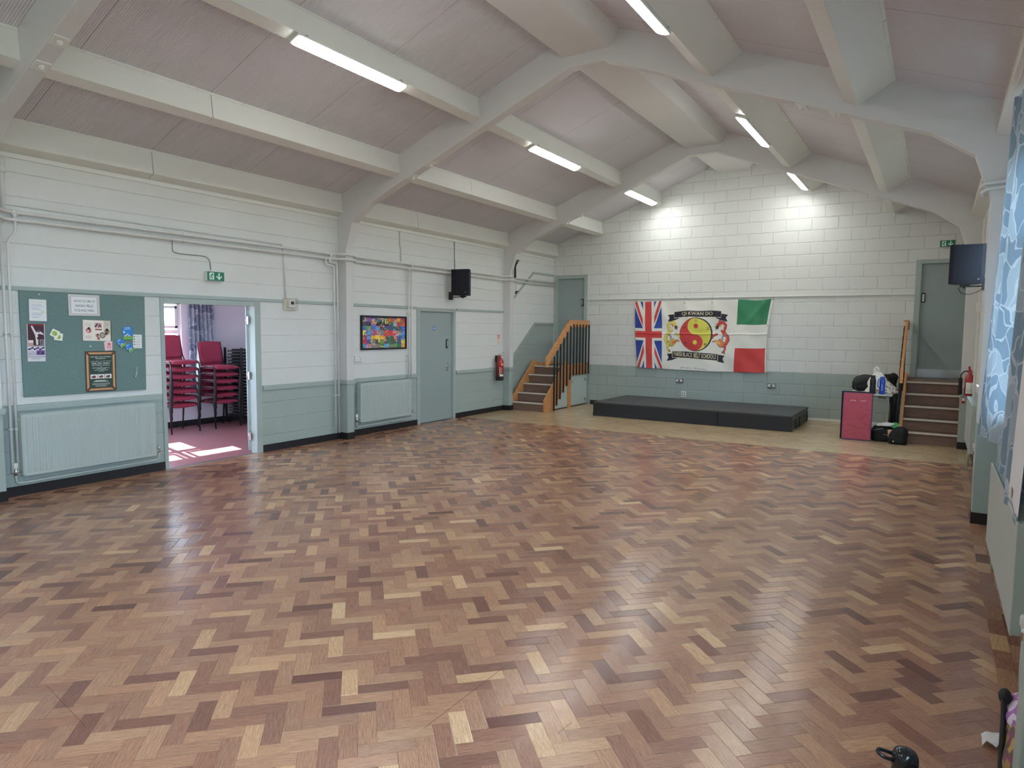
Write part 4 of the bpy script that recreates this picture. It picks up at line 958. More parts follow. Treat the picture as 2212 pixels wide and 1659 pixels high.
exit_sign('green running man exit sign above the right stage door', (0.10, YF-.005, 3.162), (0, -1, 0), (1, 0, 0), .225, .115)

th = thing('thermostat', 'white room thermostat in a clear guard beside the doorway', 'thermostat', (XL, 6.12, 1.96))
a = MB(); a.box(XL+.001, XL+.022, 6.02, 6.22, 1.885, 2.045); obj('back_plate', a, 'cream', parent=th, bevel=.004)
a = MB(); a.box(XL+.022, XL+.055, 6.085, 6.185, 1.92, 2.02); obj('body', a, 'plastic', parent=th, bevel=.006)
a = MB(); a.box(XL+.055, XL+.058, 6.115, 6.165, 1.965, 2.005); obj('screen', a, 'blackmatt', parent=th)
a = MB(); a.box(XL+.022, XL+.075, 6.018, 6.024, 1.885, 2.045); a.box(XL+.022, XL+.075, 6.216, 6.222, 1.885, 2.045); a.box(XL+.022, XL+.075, 6.018, 6.222, 2.041, 2.047); a.box(XL+.022, XL+.075, 6.018, 6.222, 1.883, 1.889); a.box(XL+.072, XL+.075, 6.018, 6.222, 1.885, 2.045)
obj('clear_guard', a, 'clear', parent=th)

def socket(name, label, c, n, t, w, h, m, toggles, group=None):
    c, n, t = Vector(c), Vector(n), Vector(t); Z = Vector((0, 0, 1)); o = thing(name, label, 'socket', c, group=group)
    b = MB(); b.obox(c+n*.018, t, Z, n, w/2, h/2, .018); obj('back_box', b, m, parent=o, bevel=.006)
    for s in toggles: b = MB(); b.obox(c+n*.040+t*s*w*.27+Z*h*.02, t, Z, n, w*.15, h*.28, .004); obj('socket_insert', b, 'plastic', parent=o, bevel=.002)
    b = MB()
    for s in toggles: 
        for dx, dz in ((0, .12), (-.07, -.1), (.07, -.1)): b.obox(c+n*.0448+t*(s*w*.27+dx*w*.8)+Z*dz*h, t, Z, n, .0022, .0042, .0006)
    obj('pin_hole', b, 'blackmatt', parent=o)
    for s in toggles: b = MB(); b.obox(c+n*.041+t*s*w*.12+Z*h*.36, t, Z, n, .006, .009, .006); obj('switch', b, 'plastic', parent=o)
socket('power_socket', 'white double socket below the framed mural beside the column', (XL, 7.385, 1.185), (1, 0, 0), (0, 1, 0), .15, .088, 'plastic', (-1, 1))
socket('power_socket', 'grey metal double socket under the banner, left one above the stage', (-4.445, YF, .625), (0, -1, 0), (1, 0, 0), .155, .09, 'greyplate', (-1, 1))
socket('power_socket', 'grey metal double socket right of the banner above the stage end', (-2.625, YF, .615), (0, -1, 0), (1, 0, 0), .155, .09, 'greyplate', (-1, 1))
o = thing('stage_socket', 'small square white outlet plate just above the stage back edge', 'socket', (-4.35, YF, .345))
b = MB(); b.obox((-4.35, YF-.014, .345), (1, 0, 0), (0, 0, 1), (0, -1, 0), .050, .060, .014); obj('plate', b, 'plastic', parent=o, bevel=.004)
b = MB()
for dx in (-.02, .02):
    for dz in (-.025, .022): b.obox((-4.35+dx, YF-.029, .345+dz), (1, 0, 0), (0, 0, 1), (0, -1, 0), .009, .011, .001)
obj('outlet_hole', b, 'blackmatt', parent=o)
d = MB(); d.c = A(60, 110, 170); d.lathe([(.040, 0), (.040, .002)], (XL-.022, 9.275, 1.66), (1, 0, 0), 24); d.c = A(210, 220, 226)
for dz in (.010, -.002, -.014): d.box(XL-.0199, XL-.0195, 9.253, 9.297, 1.66+dz-.003, 1.66+dz+.003)
tag(obj('door_sign', d, 'print'), 'small round blue fire door sign on the green door', 'sign')
cv = Canvas(30, 70, A(212, 200, 184)); cv.rect(0, 1, .62, 1, A(200, 50, 40)); cv.stroke([(.3, .7), (.55, .92)], .12, A(225, 200, 190)); cv.disc(.65, .76, .16, A(225, 210, 200)); cv.lines(.12, .9, .55, 6, .09, A(205, 110, 90)); cv.rect(.1, .9, .04, .09, A(200, 120, 100))
tag(sheet('extinguisher_notice', cv, lambda u, v: (XL+.003+0*u, 11.275+.075*u, 1.36+.175*v), 'print', back=True), 'small red and white notice above the water extinguisher', 'sign')
o = thing('trunking', 'white upright cable trunking beyond the right loudspeaker', 'trunking', (XR, 10.2, 0.7))
b = MB(); b.box(XR-.03, XR-.001, 10.98, 11.05, .75, 3.2); obj('cover', b, 'white', parent=o, bevel=.003)
b = MB(); b.box(XR-.045, XR-.001, 10.96, 11.07, 1.95, 2.07); obj('junction_box', b, 'plastic', parent=o, bevel=.004)
cable('column_cable', 'white twin cable looped round the upper right column', [(XR-.02, 6.96, 2.93), (.42, 6.99, 2.925), (.29, 6.995, 2.92), (.262, 7.03, 2.90), (.27, 7.17, 2.89), (.30, 7.19, 2.89)], .014, cat='cable')
cable('column_cable', 'white twin cable just below its pair on the upper right column', [(XR-.02, 6.96, 2.885), (.42, 6.99, 2.880), (.31, 6.995, 2.875), (.275, 7.03, 2.855), (.285, 7.17, 2.85), (.31, 7.19, 2.85)], .014, cat='cable')

# gas lamp style heater holder on the far left column
o = thing('wall_bracket', 'black cable ties and small valve on the far left column', 'bracket', (XRIDGE-3.80, 11.56, 2.4))
b = MB()
for s in (-.022, .022):
    b.tube([(XRIDGE-3.77, 11.58+s, 2.72), (XRIDGE-3.765, 11.58+s*.4, 2.93), (XRIDGE-3.70, 11.58+s*1.3, 3.05)], .010, 8); b.lathe([(.014, 0), (.014, .03)], (XRIDGE-3.77, 11.58+s, 2.70), (0, 0, 1), 8)
obj('strap', b, 'blackmatt', parent=o)
b = MB(); b.tube([(XRIDGE-3.79, 11.57, 2.60), (XRIDGE-3.74, 11.57, 2.60), (XRIDGE-3.74, 11.57, 2.42)], .010, 8, bend=.03); obj('short_pipe', b, 'pipe', parent=o)
b = MB(); b.lathe([(.016, 0), (.02, .02), (.016, .05)], (XRIDGE-3.74, 11.57, 2.37), (0, 0, 1), 10); b.lathe([(.012, 0), (.012, .05)], (XRIDGE-3.74, 11.57, 2.42), (.7, .7, 0), 8); obj('tap', b, 'blackmatt', parent=o)

# ================================================================== LOUDSPEAKERS
def speaker(label, c, rz, bracket_to, zc):
    o = thing('loudspeaker', label, 'speaker', c, rz, group='wall loudspeakers')
    W, H, Dp = .36, .46, .24
    b = MB(); b.prism([(-W/2, -Dp/2), (W/2, -Dp/2), (W/2-.085, Dp/2), (-W/2+.085, Dp/2)], lambda p, q, t: (p, q, t), 0, H); obj('cabinet', b, 'blackmatt', parent=o, local=True, bevel=.008)
    g = MB(); pts = [(-W/2+.006, -Dp/2-.002)] + [(-W/2+.006+(W-.012)*k/10, -Dp/2-.004-.022*(1-((k-5)/5)**2)**.5) for k in range(0, 11)] + [(W/2-.006, -Dp/2-.002)]
    g.prism(pts, lambda p, q, t: (p, q, t), .008, H-.008); obj('grille', g, 'grille', parent=o, local=True)
    l = MB(); l.box(W/2-.075, W/2-.055, -Dp/2-.0235, -Dp/2-.0215, .045, .062); obj('badge', l, 'greysteel', parent=o, local=True)
    k = MB(); v = Matrix.Rotation(-rz, 3, 'Z') @ (Vector(bracket_to)-Vector(c))
    k.bar((0, 0, -.022), (v.x, v.y, -.022), .028, .016); k.box(-.05, .05, -.03, .03, -.03, -.001); k.lathe([(.018, 0), (.018, .02)], (0, -.01, -.045), (0, 0, 1), 12); k.obox((v.x, v.y, .0), (1, 0, 0), (0, 1, 0), (0, 0, 1), .03, .03, .07)
    obj('wall_bracket', k, 'blackmetal', parent=o, local=True); return o
speaker('black loudspeaker high on the left wall above the green door', (-7.16, 9.70, 2.245), math.radians(11), (XL+.03, 9.70, 2.245), 0)
so = speaker('black loudspeaker hanging in front of the right stage door', (0.265, 9.62, 2.235), math.radians(5), (XR-.03, 9.62, 2.235), 0)
t = MB(); t.tube([(.20, 9.60, 2.20), (.23, 9.60, 2.13), (.32, 9.61, 2.115), (.42, 9.62, 2.16), (.46, 9.62, 2.22)], .004, 6, bend=.04); obj('cable', t, 'blackmatt', parent=so, local=False).rotation_euler = (0, 0, 0)

# ================================================================== FRAMED MURAL
pic = thing('framed_picture', 'black framed patchwork painting of coloured tiles on the left wall', 'picture', (XL, 7.975, 1.31))
y0, y1, z0, z1 = 7.455, 8.50, 1.315, 1.85
b = MB(); fw = .028
b.box(XL, XL+.03, y0, y1, z0, z0+fw); b.box(XL, XL+.03, y0, y1, z1-fw, z1); b.box(XL, XL+.03, y0, y0+fw, z0+fw, z1-fw); b.box(XL, XL+.03, y1-fw, y1, z0+fw, z1-fw)
obj('picture_frame', b, 'blackmatt', parent=pic, bevel=.003)
b = MB(); b.box(XL+.002, XL+.010, y0+.01, y1-.01, z0+.01, z1-.01); obj('backing_board', b, 'blackmatt', parent=pic)
cv = Canvas(220, 120, A(120, 120, 120)); rnd = random.Random(21)
PAL = [(206, 96, 60), (222, 160, 60), (216, 196, 80), (60, 110, 180), (90, 150, 200), (110, 60, 140), (150, 90, 160), (60, 120, 80), (100, 150, 70), (190, 60, 70), (40, 46, 60), (80, 70, 80), (120, 126, 120), (210, 130, 150), (50, 90, 110)]
rows = [[-1, 6, 5, 12, 14, 7, 0, 5, 1, 9], [11, 10, 6, 10, 10, 10, 11, 4, 9, 0], [3, 8, 3, 4, 11, 5, 14, 14, 14, 3], [2, 4, 9, 6, 12, 9, 9, 13, 12, 4], [0, 4, 1, 2, 1, 11, 7, 13, 3, 3], [9, 5, 12, 11, 8, 11, 7, 14, 14, 2], [4, 13, 12, 12, 7, 4, 12, 8, 7, 1]]
for j, rw in enumerate(rows):
    for i, c in enumerate(rw):
        u, v = i/10, 1-(j+1)/7
        col = (200, 200, 196) if c < 0 else PAL[c]; cv.rect(u, u+.1, v, v+1/7, A(*col))
        for q in range(2):
            cc = PAL[rnd.randrange(len(PAL))]; x0, yy = u+.1*rnd.random(), v+.14*rnd.random(); pts = [(x0, yy)]
            for _ in range(2): pts.append((min(u+.1, max(u, pts[-1][0]+rnd.uniform(-.07, .07))), min(v+.143, max(v, pts[-1][1]+rnd.uniform(-.1, .1)))))
            cv.stroke(pts, rnd.uniform(.003, .010), A(*cc))
for q in range(22): cv.disc(.05+rnd.uniform(-.04, .04), .93+rnd.uniform(-.06, .06), .010, A(40, 36, 40))
for ch, u0, u1, c in (('7', .115, .18, (60, 90, 140)), ('5', .215, .28, (226, 200, 70)), ('Y', .43, .50, (222, 206, 90)), ('E', .52, .585, (230, 210, 90)), ('A', .625, .70, (120, 40, 80)), ('R', .745, .805, (228, 196, 60)), ('S', .87, .95, (70, 74, 90))):
    cv.text(ch, u0, u1, .80, .945, A(*c))
cv.poly([(.44, .36), (.56, .46), (.78, .48), (.84, .47), (.76, .40), (.64, .40)], A(190, 70, 76)); cv.poly([(.75, .40), (.83, .48), (.86, .47), (.79, .40)], A(220, 190, 190)); cv.rect(.65, .73, .12, .38, A(70, 92, 66)); cv.rect(.755, .80, .26, .40, A(206, 96, 110)); cv.rect(.83, .90, .12, .38, A(70, 84, 116))
cv.stroke([(.06, .22), (.085, .36), (.05, .42)], .010, A(120, 40, 30)); cv.stroke([(.085, .30), (.11, .42)], .008, A(120, 40, 30)); cv.stroke([(.38, .36), (.38, .20)], .016, A(226, 196, 70)); cv.stroke([(.50, .32), (.50, .22), (.54, .30)], .010, A(226, 150, 70))
sheet('painting', cv, lambda u, v: (XL+.012+0*u, y0+.025+(y1-y0-.05)*u, z0+.025+(z1-z0-.05)*v), 'print', parent=pic)

# ================================================================== FIRE EXTINGUISHERS
o = thing('fire_extinguisher', 'red water extinguisher with black hose hung beside the far left column', 'extinguisher', (XL+.10, 11.22, .63))
cx, cy, zb = XL+.105, 11.21, .63
b = MB(); b.lathe([(.072, 0), (.078, .004), (.078, .075)], (cx, cy, zb), seg=28); obj('base_cup', b, 'rubber', parent=o)
b = MB(); b.lathe([(.074, .07), (.074, .36), (.070, .40), (.052, .435), (.026, .452), (.022, .475)], (cx, cy, zb), seg=28); obj('cylinder', b, 'redpaint', parent=o)
b = MB(); r = .0752
def band(cx, cy, b, r, a0, a1, za, zb2, n=8):
    P = [(cx+math.cos(a0+(a1-a0)*k/n)*r, cy+math.sin(a0+(a1-a0)*k/n)*r) for k in range(n+1)]
    for p, q in zip(P, P[1:]): b.poly([(p[0], p[1], za), (q[0], q[1], za), (q[0], q[1], zb2), (p[0], p[1], zb2)])
b.c = A(212, 205, 200); band(cx, cy, b, r, -1.05, .05, zb+.085, zb+.125); band(cx, cy, b, r, -1.05, -.88, zb+.125, zb+.27)
for k in range(6): band(cx, cy, b, r, -.70, -.25, zb+.15+.02*k, zb+.154+.02*k)
b.c = A(226, 150, 70); band(cx, cy, b, r, -.65, 0.0, zb+.30, zb+.345)
obj('label', b, 'print', parent=o)
b = MB(); b.lathe([(.022, 0), (.024, .015), (.018, .03)], (cx, cy, zb+.47), seg=14); b.obox((cx+.02, cy-.01, zb+.505), (.8, .5, .05), (-.5, .8, 0), (0, 0, 1), .055, .012, .006); b.obox((cx+.02, cy+.01, zb+.54), (.75, .5, .45), (-.5, .8, 0), (-.3, -.2, .9), .06, .012, .005); obj('valve_handle', b, mat('coppery valve metal', S(160, 96, 80), .35, .6), parent=o)
b = MB(); b.tube([(cx-.01, cy-.02, zb+.49), (cx+.01, cy-.10, zb+.47), (cx+.02, cy-.145, zb+.36), (cx+.02, cy-.135, zb+.22), (cx+.03, cy-.085, zb+.09), (cx+.035, cy-.07, zb+.07)], .011, 10, bend=.08); obj('hose', b, 'rubber', parent=o)
b = MB(); b.box(XL+.001, XL+.035, cy-.02, cy+.02, zb+.36, zb+.50); obj('wall_hook', b, 'blackmetal', parent=o)

cx, cy, zb = .442, 11.32, .79
o = thing('fire_extinguisher', 'red gas extinguisher with black horn beside the right stair', 'extinguisher', (cx, cy, zb))
b = MB(); b.lathe([(.050, 0), (.056, .006), (.056, .23), (.048, .275), (.026, .30), (.022, .335)], (cx, cy, zb), seg=28); obj('cylinder', b, 'redpaint', parent=o)
b = MB(); b.c = A(206, 206, 200); band(cx, cy, b, .0572, -2.4, -.75, zb+.03, zb+.185); b.c = A(90, 90, 90)
for za in (.055, .08): band(cx, cy, b, .0578, -2.4, -.75, zb+za, zb+za+.004)
obj('label', b, 'print', parent=o)
b = MB(); b.lathe([(.020, 0), (.022, .02), (.014, .035)], (cx, cy, zb+.33), seg=12); b.bar((cx-.03, cy, zb+.335), (cx+.06, cy-.02, zb+.325), .014, .008); b.bar((cx-.005, cy, zb+.35), (cx-.012, cy-.03, zb+.41), .022, .012); obj('valve_handle', b, 'redpaint', parent=o)
b = MB(); b.tube([(cx-.01, cy, zb+.345), (cx-.07, cy-.01, zb+.34), (cx-.105, cy-.01, zb+.29), (cx-.105, cy-.01, zb+.24)], .008, 10, bend=.05); b.lathe([(.020, .01), (.023, .03), (.023, .16), (.027, .235), (.018, .245)], (cx-.105, cy-.01, zb+.255), (0, 0, -1), 18); obj('horn', b, 'rubber', parent=o)
b = MB(); b.box(cx-.078, cx-.040, cy-.06, cy-.055, zb-.11, zb-.02); obj('tag', b, 'redpaint', parent=o)
b = MB(); b.box(cx-.074, cx-.046, cy-.062, cy-.060, zb-.075, zb-.03); obj('tag_label', b, 'plastic', parent=o)
b = MB(); b.box(cx-.03, XR-.0, cy-.03, cy+.03, zb-.015, zb-.002); b.box(XR-.012, XR-.001, cy-.035, cy+.035, zb-.015, zb+.30); obj('wall_bracket', b, 'blackmetal', parent=o)
b = MB(); b.tube([(cx+.03, cy-.05, zb-.01), (cx+.06, cy-.04, zb-.06), (XR-.02, cy-.03, zb-.07)], .007, 8); obj('strap', b, 'rubber', parent=o)

# ================================================================== STAGE STAIRS
def staircase(label, x0, x1, rail, name='staircase'):
    """five steps up to a landing under a stage door; rail=+1 puts the balustrade on the x1 side, -1 on the x0 side"""
    o = thing(name, label, 'staircase', ((x0+x1)/2, 12.6, 0)); R_ = .176; T = .225; ys = 11.62; n = 5
    st = .035; xi0, xi1 = x0+st, x1-st
    for i in range(n):
        z = R_*(i+1); y = ys+T*i
        b = MB(); b.box(xi0, xi1, y+.018, y+.036, z-R_, z-.02); obj('riser', b, 'riser', parent=o)
        b = MB(); yb = y+T+.036 if i < n-1 else YF-.03
        b.box(xi0, xi1, y-.004, yb, z-.028, z-.003); obj('tread' if i < n-1 else 'landing', b, 'tread', parent=o)
        b = MB(); b.box(xi0, xi1, y-.010, y+.030, z-.026, z+.002); obj('nosing', b, 'nosing', parent=o, bevel=.003)
    def string(xa, xb):
        yt = ys+T*(n-1); b = MB()
        pts = [(ys-.006, 0), (ys-.006, .235), (yt+.01, R_*n+.13), (yt+.0795, R_*n+.13), (yt+.0795, R_*n-.30), (ys+.36, 0)]
        b.prism(pts[:3]+pts[3:], lambda p, q, t: (t, p, q), xa, xb); obj('stringer', b, 'pine', parent=o, bevel=.003)
        b = MB(); b.box(xa, xb, yt+.08, YF-.03, R_*n-.20, R_*n+.055); obj('landing_fascia', b, 'pine', parent=o, bevel=.003)
    string(x0, x0+st); string(x1-st, x1)
    xo = x1 if rail > 0 else x0; s = rail; xr = xo + s*.012
    # handrail boards (wide plank on edge), sloping then level
    b = MB(); b.prism([(11.66, .915), (11.66, 1.10), (12.60, 1.845), (12.72, 1.845), (12.70, 1.705)], lambda p, q, t: (t, p, q), xr-.018, xr+.018); obj('handrail', b, 'pine', parent=o, bevel=.003)
    b = MB(); b.box(xr-.0175, xr+.0175, 12.705, 13.53, 1.71, 1.843); b.box(xr-.045, xr+.0185, 12.62, 13.55, 1.846, 1.865); obj('landing_rail', b, 'pine', parent=o, bevel=.003)
    b = MB(); b.box(xr-.022-(.0 if s > 0 else 0), xr+.022, 11.64, 11.675, .90, 1.12); obj('rail_end', b, 'pine', parent=o, bevel=.003)
    B = [(11.93, .0, 1.11), (12.05, .10, 1.23), (12.19, .22, 1.36), (12.335, .35, 1.485), (12.48, .475, 1.61), (12.63, .60, 1.735)] + [(12.78+.1465*k, .685, 1.77) for k in range(6)]
    xbal = xr + s*.030
    for y, za, zb in B:
        b = MB(); b.box(xbal-.0125, xbal+.0125, y-.0125, y+.0125, max(za, .003), zb); obj('baluster', b, 'blackmetal', parent=o)
    b = MB(); b.box(xo-.045 if s > 0 else xo-.006, xo+.006 if s > 0 else xo+.045, 12.63, 12.76, 0.0, R_*n-.03); obj('post', b, 'pine', parent=o, bevel=.003)
    # green boarding below the stair and the cupboard door under the landing
    xa, xb = (xo-.040, xo-.022) if s > 0 else (xo+.022, xo+.040)
    b = MB(); b.prism([(ys+.20, .0), (12.63, .0), (12.63, R_*n-.10), (12.50, R_*n-.15)], lambda p, q, t: (t, p, q), xa, xb); obj('side_panel', b, 'tealrad', parent=o)
    b = MB(); b.box(xa, xb, 12.76, YF-.03, .0, R_*n-.19); obj('panel_surround', b, 'tealrad', parent=o)
    xc_, xd = (xo-.022, xo-.010) if s > 0 else (xo+.010, xo+.022)
    b = MB(); b.box(xc_, xd, 12.785, 13.45, .03, .655); cd_ = obj('cupboard_door', b, 'tealrad', parent=o, bevel=.003)
    b = MB(); xe = xo-.008 if s > 0 else xo+.008; b.box(xe-.004, xe+.004, 12.80, 12.88, .53, .56); b.lathe([(.016, 0), (.016, .02)], (xe, 12.83, .545), (s, 0, 0), 10); obj('latch', b, 'steel', parent=cd_)
    for zz in (.12, .56): b = MB(); b.box(xe-.003, xe+.003, 13.43, 13.49, zz-.03, zz+.03); obj('hinge', b, 'greysteel', parent=cd_)
    b = MB(); b.box(xa-.004 if s < 0 else xa, xb+.004 if s > 0 else xb, ys+.26, YF-.05, 0, .02); obj('kick_strip', b, 'black', parent=o)
    return o
staircase('brown staircase with orange pine rail in the far left corner', -7.36, -6.545, 1)
staircase('brown staircase with pine rail below the right stage door', -0.385, 0.455, -1)

# ================================================================== LOW STAGE (two units pushed together)
def stage_unit(label, x0, x1, open_side):
    o = thing('stage_platform', label, 'stage', ((x0+x1)/2, 12.58, 0), group='low stage units'); y0, y1, h = 11.76, 13.40, .27
    b = MB(); b.box(x0, x1, y0, y1, h-.025, h); obj('deck', b, 'deck', parent=o, bevel=.003)
    b = MB(); b.box(x0+.002, x1-.002, y0+.004, y0+.022, .03, h-.025); b.box(x0+.002, x1-.002, y0-.006, y0+.004, .004, .055); obj('front_skirt', b, 'stage', parent=o, bevel=.002)
    for xa in (x0+.002, x1-.042):
        for ya in (y0+.03, y1-.07, (y0+y1)/2-.02):
            b = MB(); b.box(xa, xa+.04, ya, ya+.04, 0, h-.025); obj('leg', b, 'blackmetal', parent=o)
    b = MB()
    for xa in (x0+.002, x1-.032): b.box(xa, xa+.03, y0+.03, y1-.03, h-.085, h-.025)
    b.box(x0+.03, x1-.03, y1-.06, y1-.03, h-.085, h-.025); obj('edge_rail', b, 'blackmetal', parent=o)
    if open_side:
        b = MB(); b.box(x1-.030, x1-.014, y0+.50, y1-.03, .0, h-.085); obj('side_skirt', b, 'stage', parent=o)
    return o
stage_unit('low black stage unit nearest the left stairs', -5.545, -3.152, False)
stage_unit('low black stage unit with open end, nearest the red mat', -3.146, -1.925, True)

# ================================================================== BANNER
bn = thing('banner', 'wide printed martial arts banner hung between two flag panels', 'banner', (-4.05, YF, .87))
Wb = A(206, 205, 198); RD = A(186, 62, 62); BL = A(46, 66, 142); GR = A(52, 118, 84); YL = A(198, 192, 84); NV = A(38, 38, 50); CR = A(214, 204, 168)
cv = Canvas(620, 320, Wb)
def uj(u0, u1):
    """the left flag panel, drawn tall: blue field, white and red diagonals, red upright cross edged white"""
    w_ = u1-u0; X = lambda p: u0+p*w_
    cv.rect(u0, u1, 0, 1, BL)
    def strip(a, b, hw, c):
        (x0, y0), (x1, y1) = a, b; dx, dy = (x1-x0), (y1-y0)
        cv.poly([(X(x0-hw), y0), (X(x0+hw), y0), (X(x1+hw), y1), (X(x1-hw), y1)], c)
    strip((.06, 1), (.50, .53), .135, Wb); strip((.94, 1), (.50, .53), .135, Wb); strip((.06, 0), (.50, .47), .135, Wb); strip((.94, 0), (.50, .47), .135, Wb)
    strip((.02, 1), (.44, .53), .050, RD); strip((.97, 1), (.55, .53), .050, RD); strip((.05, 0), (.45, .47), .050, RD); strip((.98, 0), (.54, .47), .050, RD)
    cv.rect(X(.30), X(.72), 0, 1, Wb); cv.rect(u0, u1, .415, .60, Wb); cv.rect(X(.385), X(.625), 0, 1, RD); cv.rect(u0, u1, .455, .555, RD)
uj(0, .207); cv.rect(.207, .765, 0, 1, Wb)
cv.rect(.765, .985, .655, 1, GR); cv.rect(.765, .992, 0, .33, RD); cv.rect(.985, 1, .33, 1, Wb)
uu = lambda X: (X-100)/1990.0
vv = lambda Y: 1-(Y-132)/1000.0
def px(pts): return [(uu(x), vv(y)) for x, y in pts]
# roundel
cu_, cv_ = uu(1030), vv(612); r_ = 232/1990
cv.disc(uu(1042), vv(612), 242/1990, NV, .242); cv.disc(cu_, cv_, r_+.003, NV, .235); cv.disc(cu_, cv_, r_, RD, .232)
half = [(cu_, cv_+.232)] + [(cu_+r_*math.sin(PI*k/40), cv_+.232*math.cos(PI*k/40)) for k in range(41)]
cv.poly(half, YL); cv.disc(cu_, cv_+.116, r_/2, YL, .116); cv.disc(cu_, cv_-.116, r_/2, RD, .116); cv.disc(uu(1040), vv(490), .0165, RD, .033); cv.disc(uu(1030), vv(725), .0155, YL, .031)
for ch, X, Y in (('火', 1040, 412), ('水', 863, 518), ('土', 1217, 522), ('木', 885, 742), ('金', 1180, 752)): cv.text(ch, uu(X-24), uu(X+24), vv(Y+24), vv(Y-24), NV)
# scroll ribbons
def ribbon(x0, x1, yt, yb, xl, xr, arch, dn):
    n = 24; f = lambda t: arch*(1-(2*t-1)**2); tl = 18 if dn else 12
    for xa, xb, xc_ in ((xl, x0+4, 1), (xr, x1-4, -1)):
        ya, yb_ = yt+45, yb+45
        cv.poly(px([(xa, ya), (xb, ya-14), (xb, yb_-6), (xa, yb_+14), (xa+xc_*28, (ya+yb_)/2)]), NV); cv.poly(px([(xb-xc_*10, yb+8), (xb+xc_*85, yb+2), (xb, yb+38)]), NV)
    sl = (lambda t: 0) if not dn else (lambda t: 28*t)
    top = [(x0+(x1-x0)*k/n, yt - f(k/n) + sl(k/n)) for k in range(n+1)]; bot = [(x0+(x1-x0)*k/n, yb - f(k/n) + sl(k/n)) for k in range(n, -1, -1)]
    g = 5; cv.poly(px([(x-g if x < (x0+x1)/2 else x+g, y) for x, y in top]+[(x-g if x < (x0+x1)/2 else x+g, y+g) for x, y in bot]), CR); cv.poly(px(top+bot), NV)
ribbon(705, 1393, 287, 372, 604, 1490, 12, False); ribbon(680, 1375, 862, 952, 590, 1478, 8, True)
cv.text('QI KWAN DO', uu(822), uu(1276), vv(352), vv(296), CR, arch=.008)
V_, T_ = text_tris('PARISI BLACK BELT SCHOOLS')
def slant_text(s_, u0, u1, v0, v1, dv, c):
    V, T = text_tris(s_); key = s_+'/slant'
    if key not in _tx:
        V2 = V.copy(); lo, hi = V.min(0), V.max(0); tt = (V[:, 0]-lo[0])/(hi[0]-lo[0]); V2[:, 1] = V[:, 1]+(hi[1]-lo[1])*dv*tt; _tx[key] = (V2, T)
    cv.text(key, u0, u1, v0, v1, c)
slant_text('PARISI BLACK BELT SCHOOLS', uu(700), uu(1350), vv(956), vv(868), -.45, CR)
# pair of wavy beasts either side of the roundel
def beast(mir, c1, c2, c3):
    sc_ = .66
    def q(pts): return [(uu(x if not mir else 2*1035+8-x), vv(y)) for x, y in pts]
    dk = A(70, 52, 40)
    neck = [(735, 520), (712, 470), (680, 440), (640, 445), (612, 480), (620, 530), (650, 560), (622, 600), (580, 640), (570, 690), (600, 740), (640, 765)]
    wd = [.006, .009, .009, .008, .008, .009, .012, .012, .011, .012, .013, .013]
    cv.stroke(q(neck), [x+.0022 for x in wd], dk); cv.stroke(q(neck), wd, c1); cv.stroke(q([(612, 610), (590, 660), (600, 715), (630, 745)]), .006, c2)
    body = [(620, 745), (670, 765), (705, 735), (680, 690), (650, 715), (690, 745), (740, 705), (790, 715)]
    cv.stroke(q(body), [.014, .015, .0125, .011, .0095, .011, .008, .004], dk); cv.stroke(q(body), [.0118, .0128, .0105, .009, .0075, .009, .006, .0025], c2); cv.stroke(q([(690, 735), (730, 720), (770, 690)]), [.010, .008, .003], c3)
    cv.stroke(q([(605, 760), (600, 820), (622, 850), (608, 880)]), [.011, .007, .0055, .003], dk); cv.stroke(q([(605, 760), (600, 820), (622, 850), (608, 880)]), [.009, .005, .0035, .0015], c1); cv.stroke(q([(622, 850), (640, 868)]), .004, dk); cv.stroke(q([(612, 835), (600, 872)]), .004, c1)
    cv.stroke(q([(700, 440), (695, 420), (712, 412)]), [.010, .006, .003], c1); cv.stroke(q([(720, 480), (755, 470)]), [.007, .002], c1); cv.stroke(q([(730, 500), (760, 510)]), [.008, .003], dk); cv.stroke(q([(725, 520), (752, 540)]), [.007, .003], dk); cv.stroke(q([(640, 490), (660, 510), (650, 540)]), .006, Wb); cv.stroke(q([(665, 470), (690, 500)]), .004, c3)
    cv.stroke(q([(730, 610), (780, 630), (795, 665)]), [.008, .009, .006], dk); cv.stroke(q([(730, 612), (780, 632), (792, 660)]), [.006, .008, .005], c1); cv.stroke(q([(625, 625), (655, 650), (640, 680)]), .005, A(120, 110, 140))
beast(False, A(202, 188, 92), A(176, 158, 84), A(200, 110, 60)); beast(True, A(186, 70, 66), A(190, 120, 80), A(206, 160, 90))
rr = random.Random(5)
for i in range(30):
    if i in (14, 15): continue
    cv.rect(.365+.0062*i, .365+.0062*i+.004*rr.uniform(.6, 1.2), .032-.0004*i, .040-.0004*i+.004*rr.random(), A(120, 120, 122))
for u, v in ((.008, .985), (.205, .995), (.385, .965), (.585, .965), (.995, .99), (.015, .02), (.175, .012), (.36, .025), (.56, .02), (.985, .02), (.99, .33), (.995, .64)): cv.disc(u, v, .0032, A(60, 60, 60), .0062)
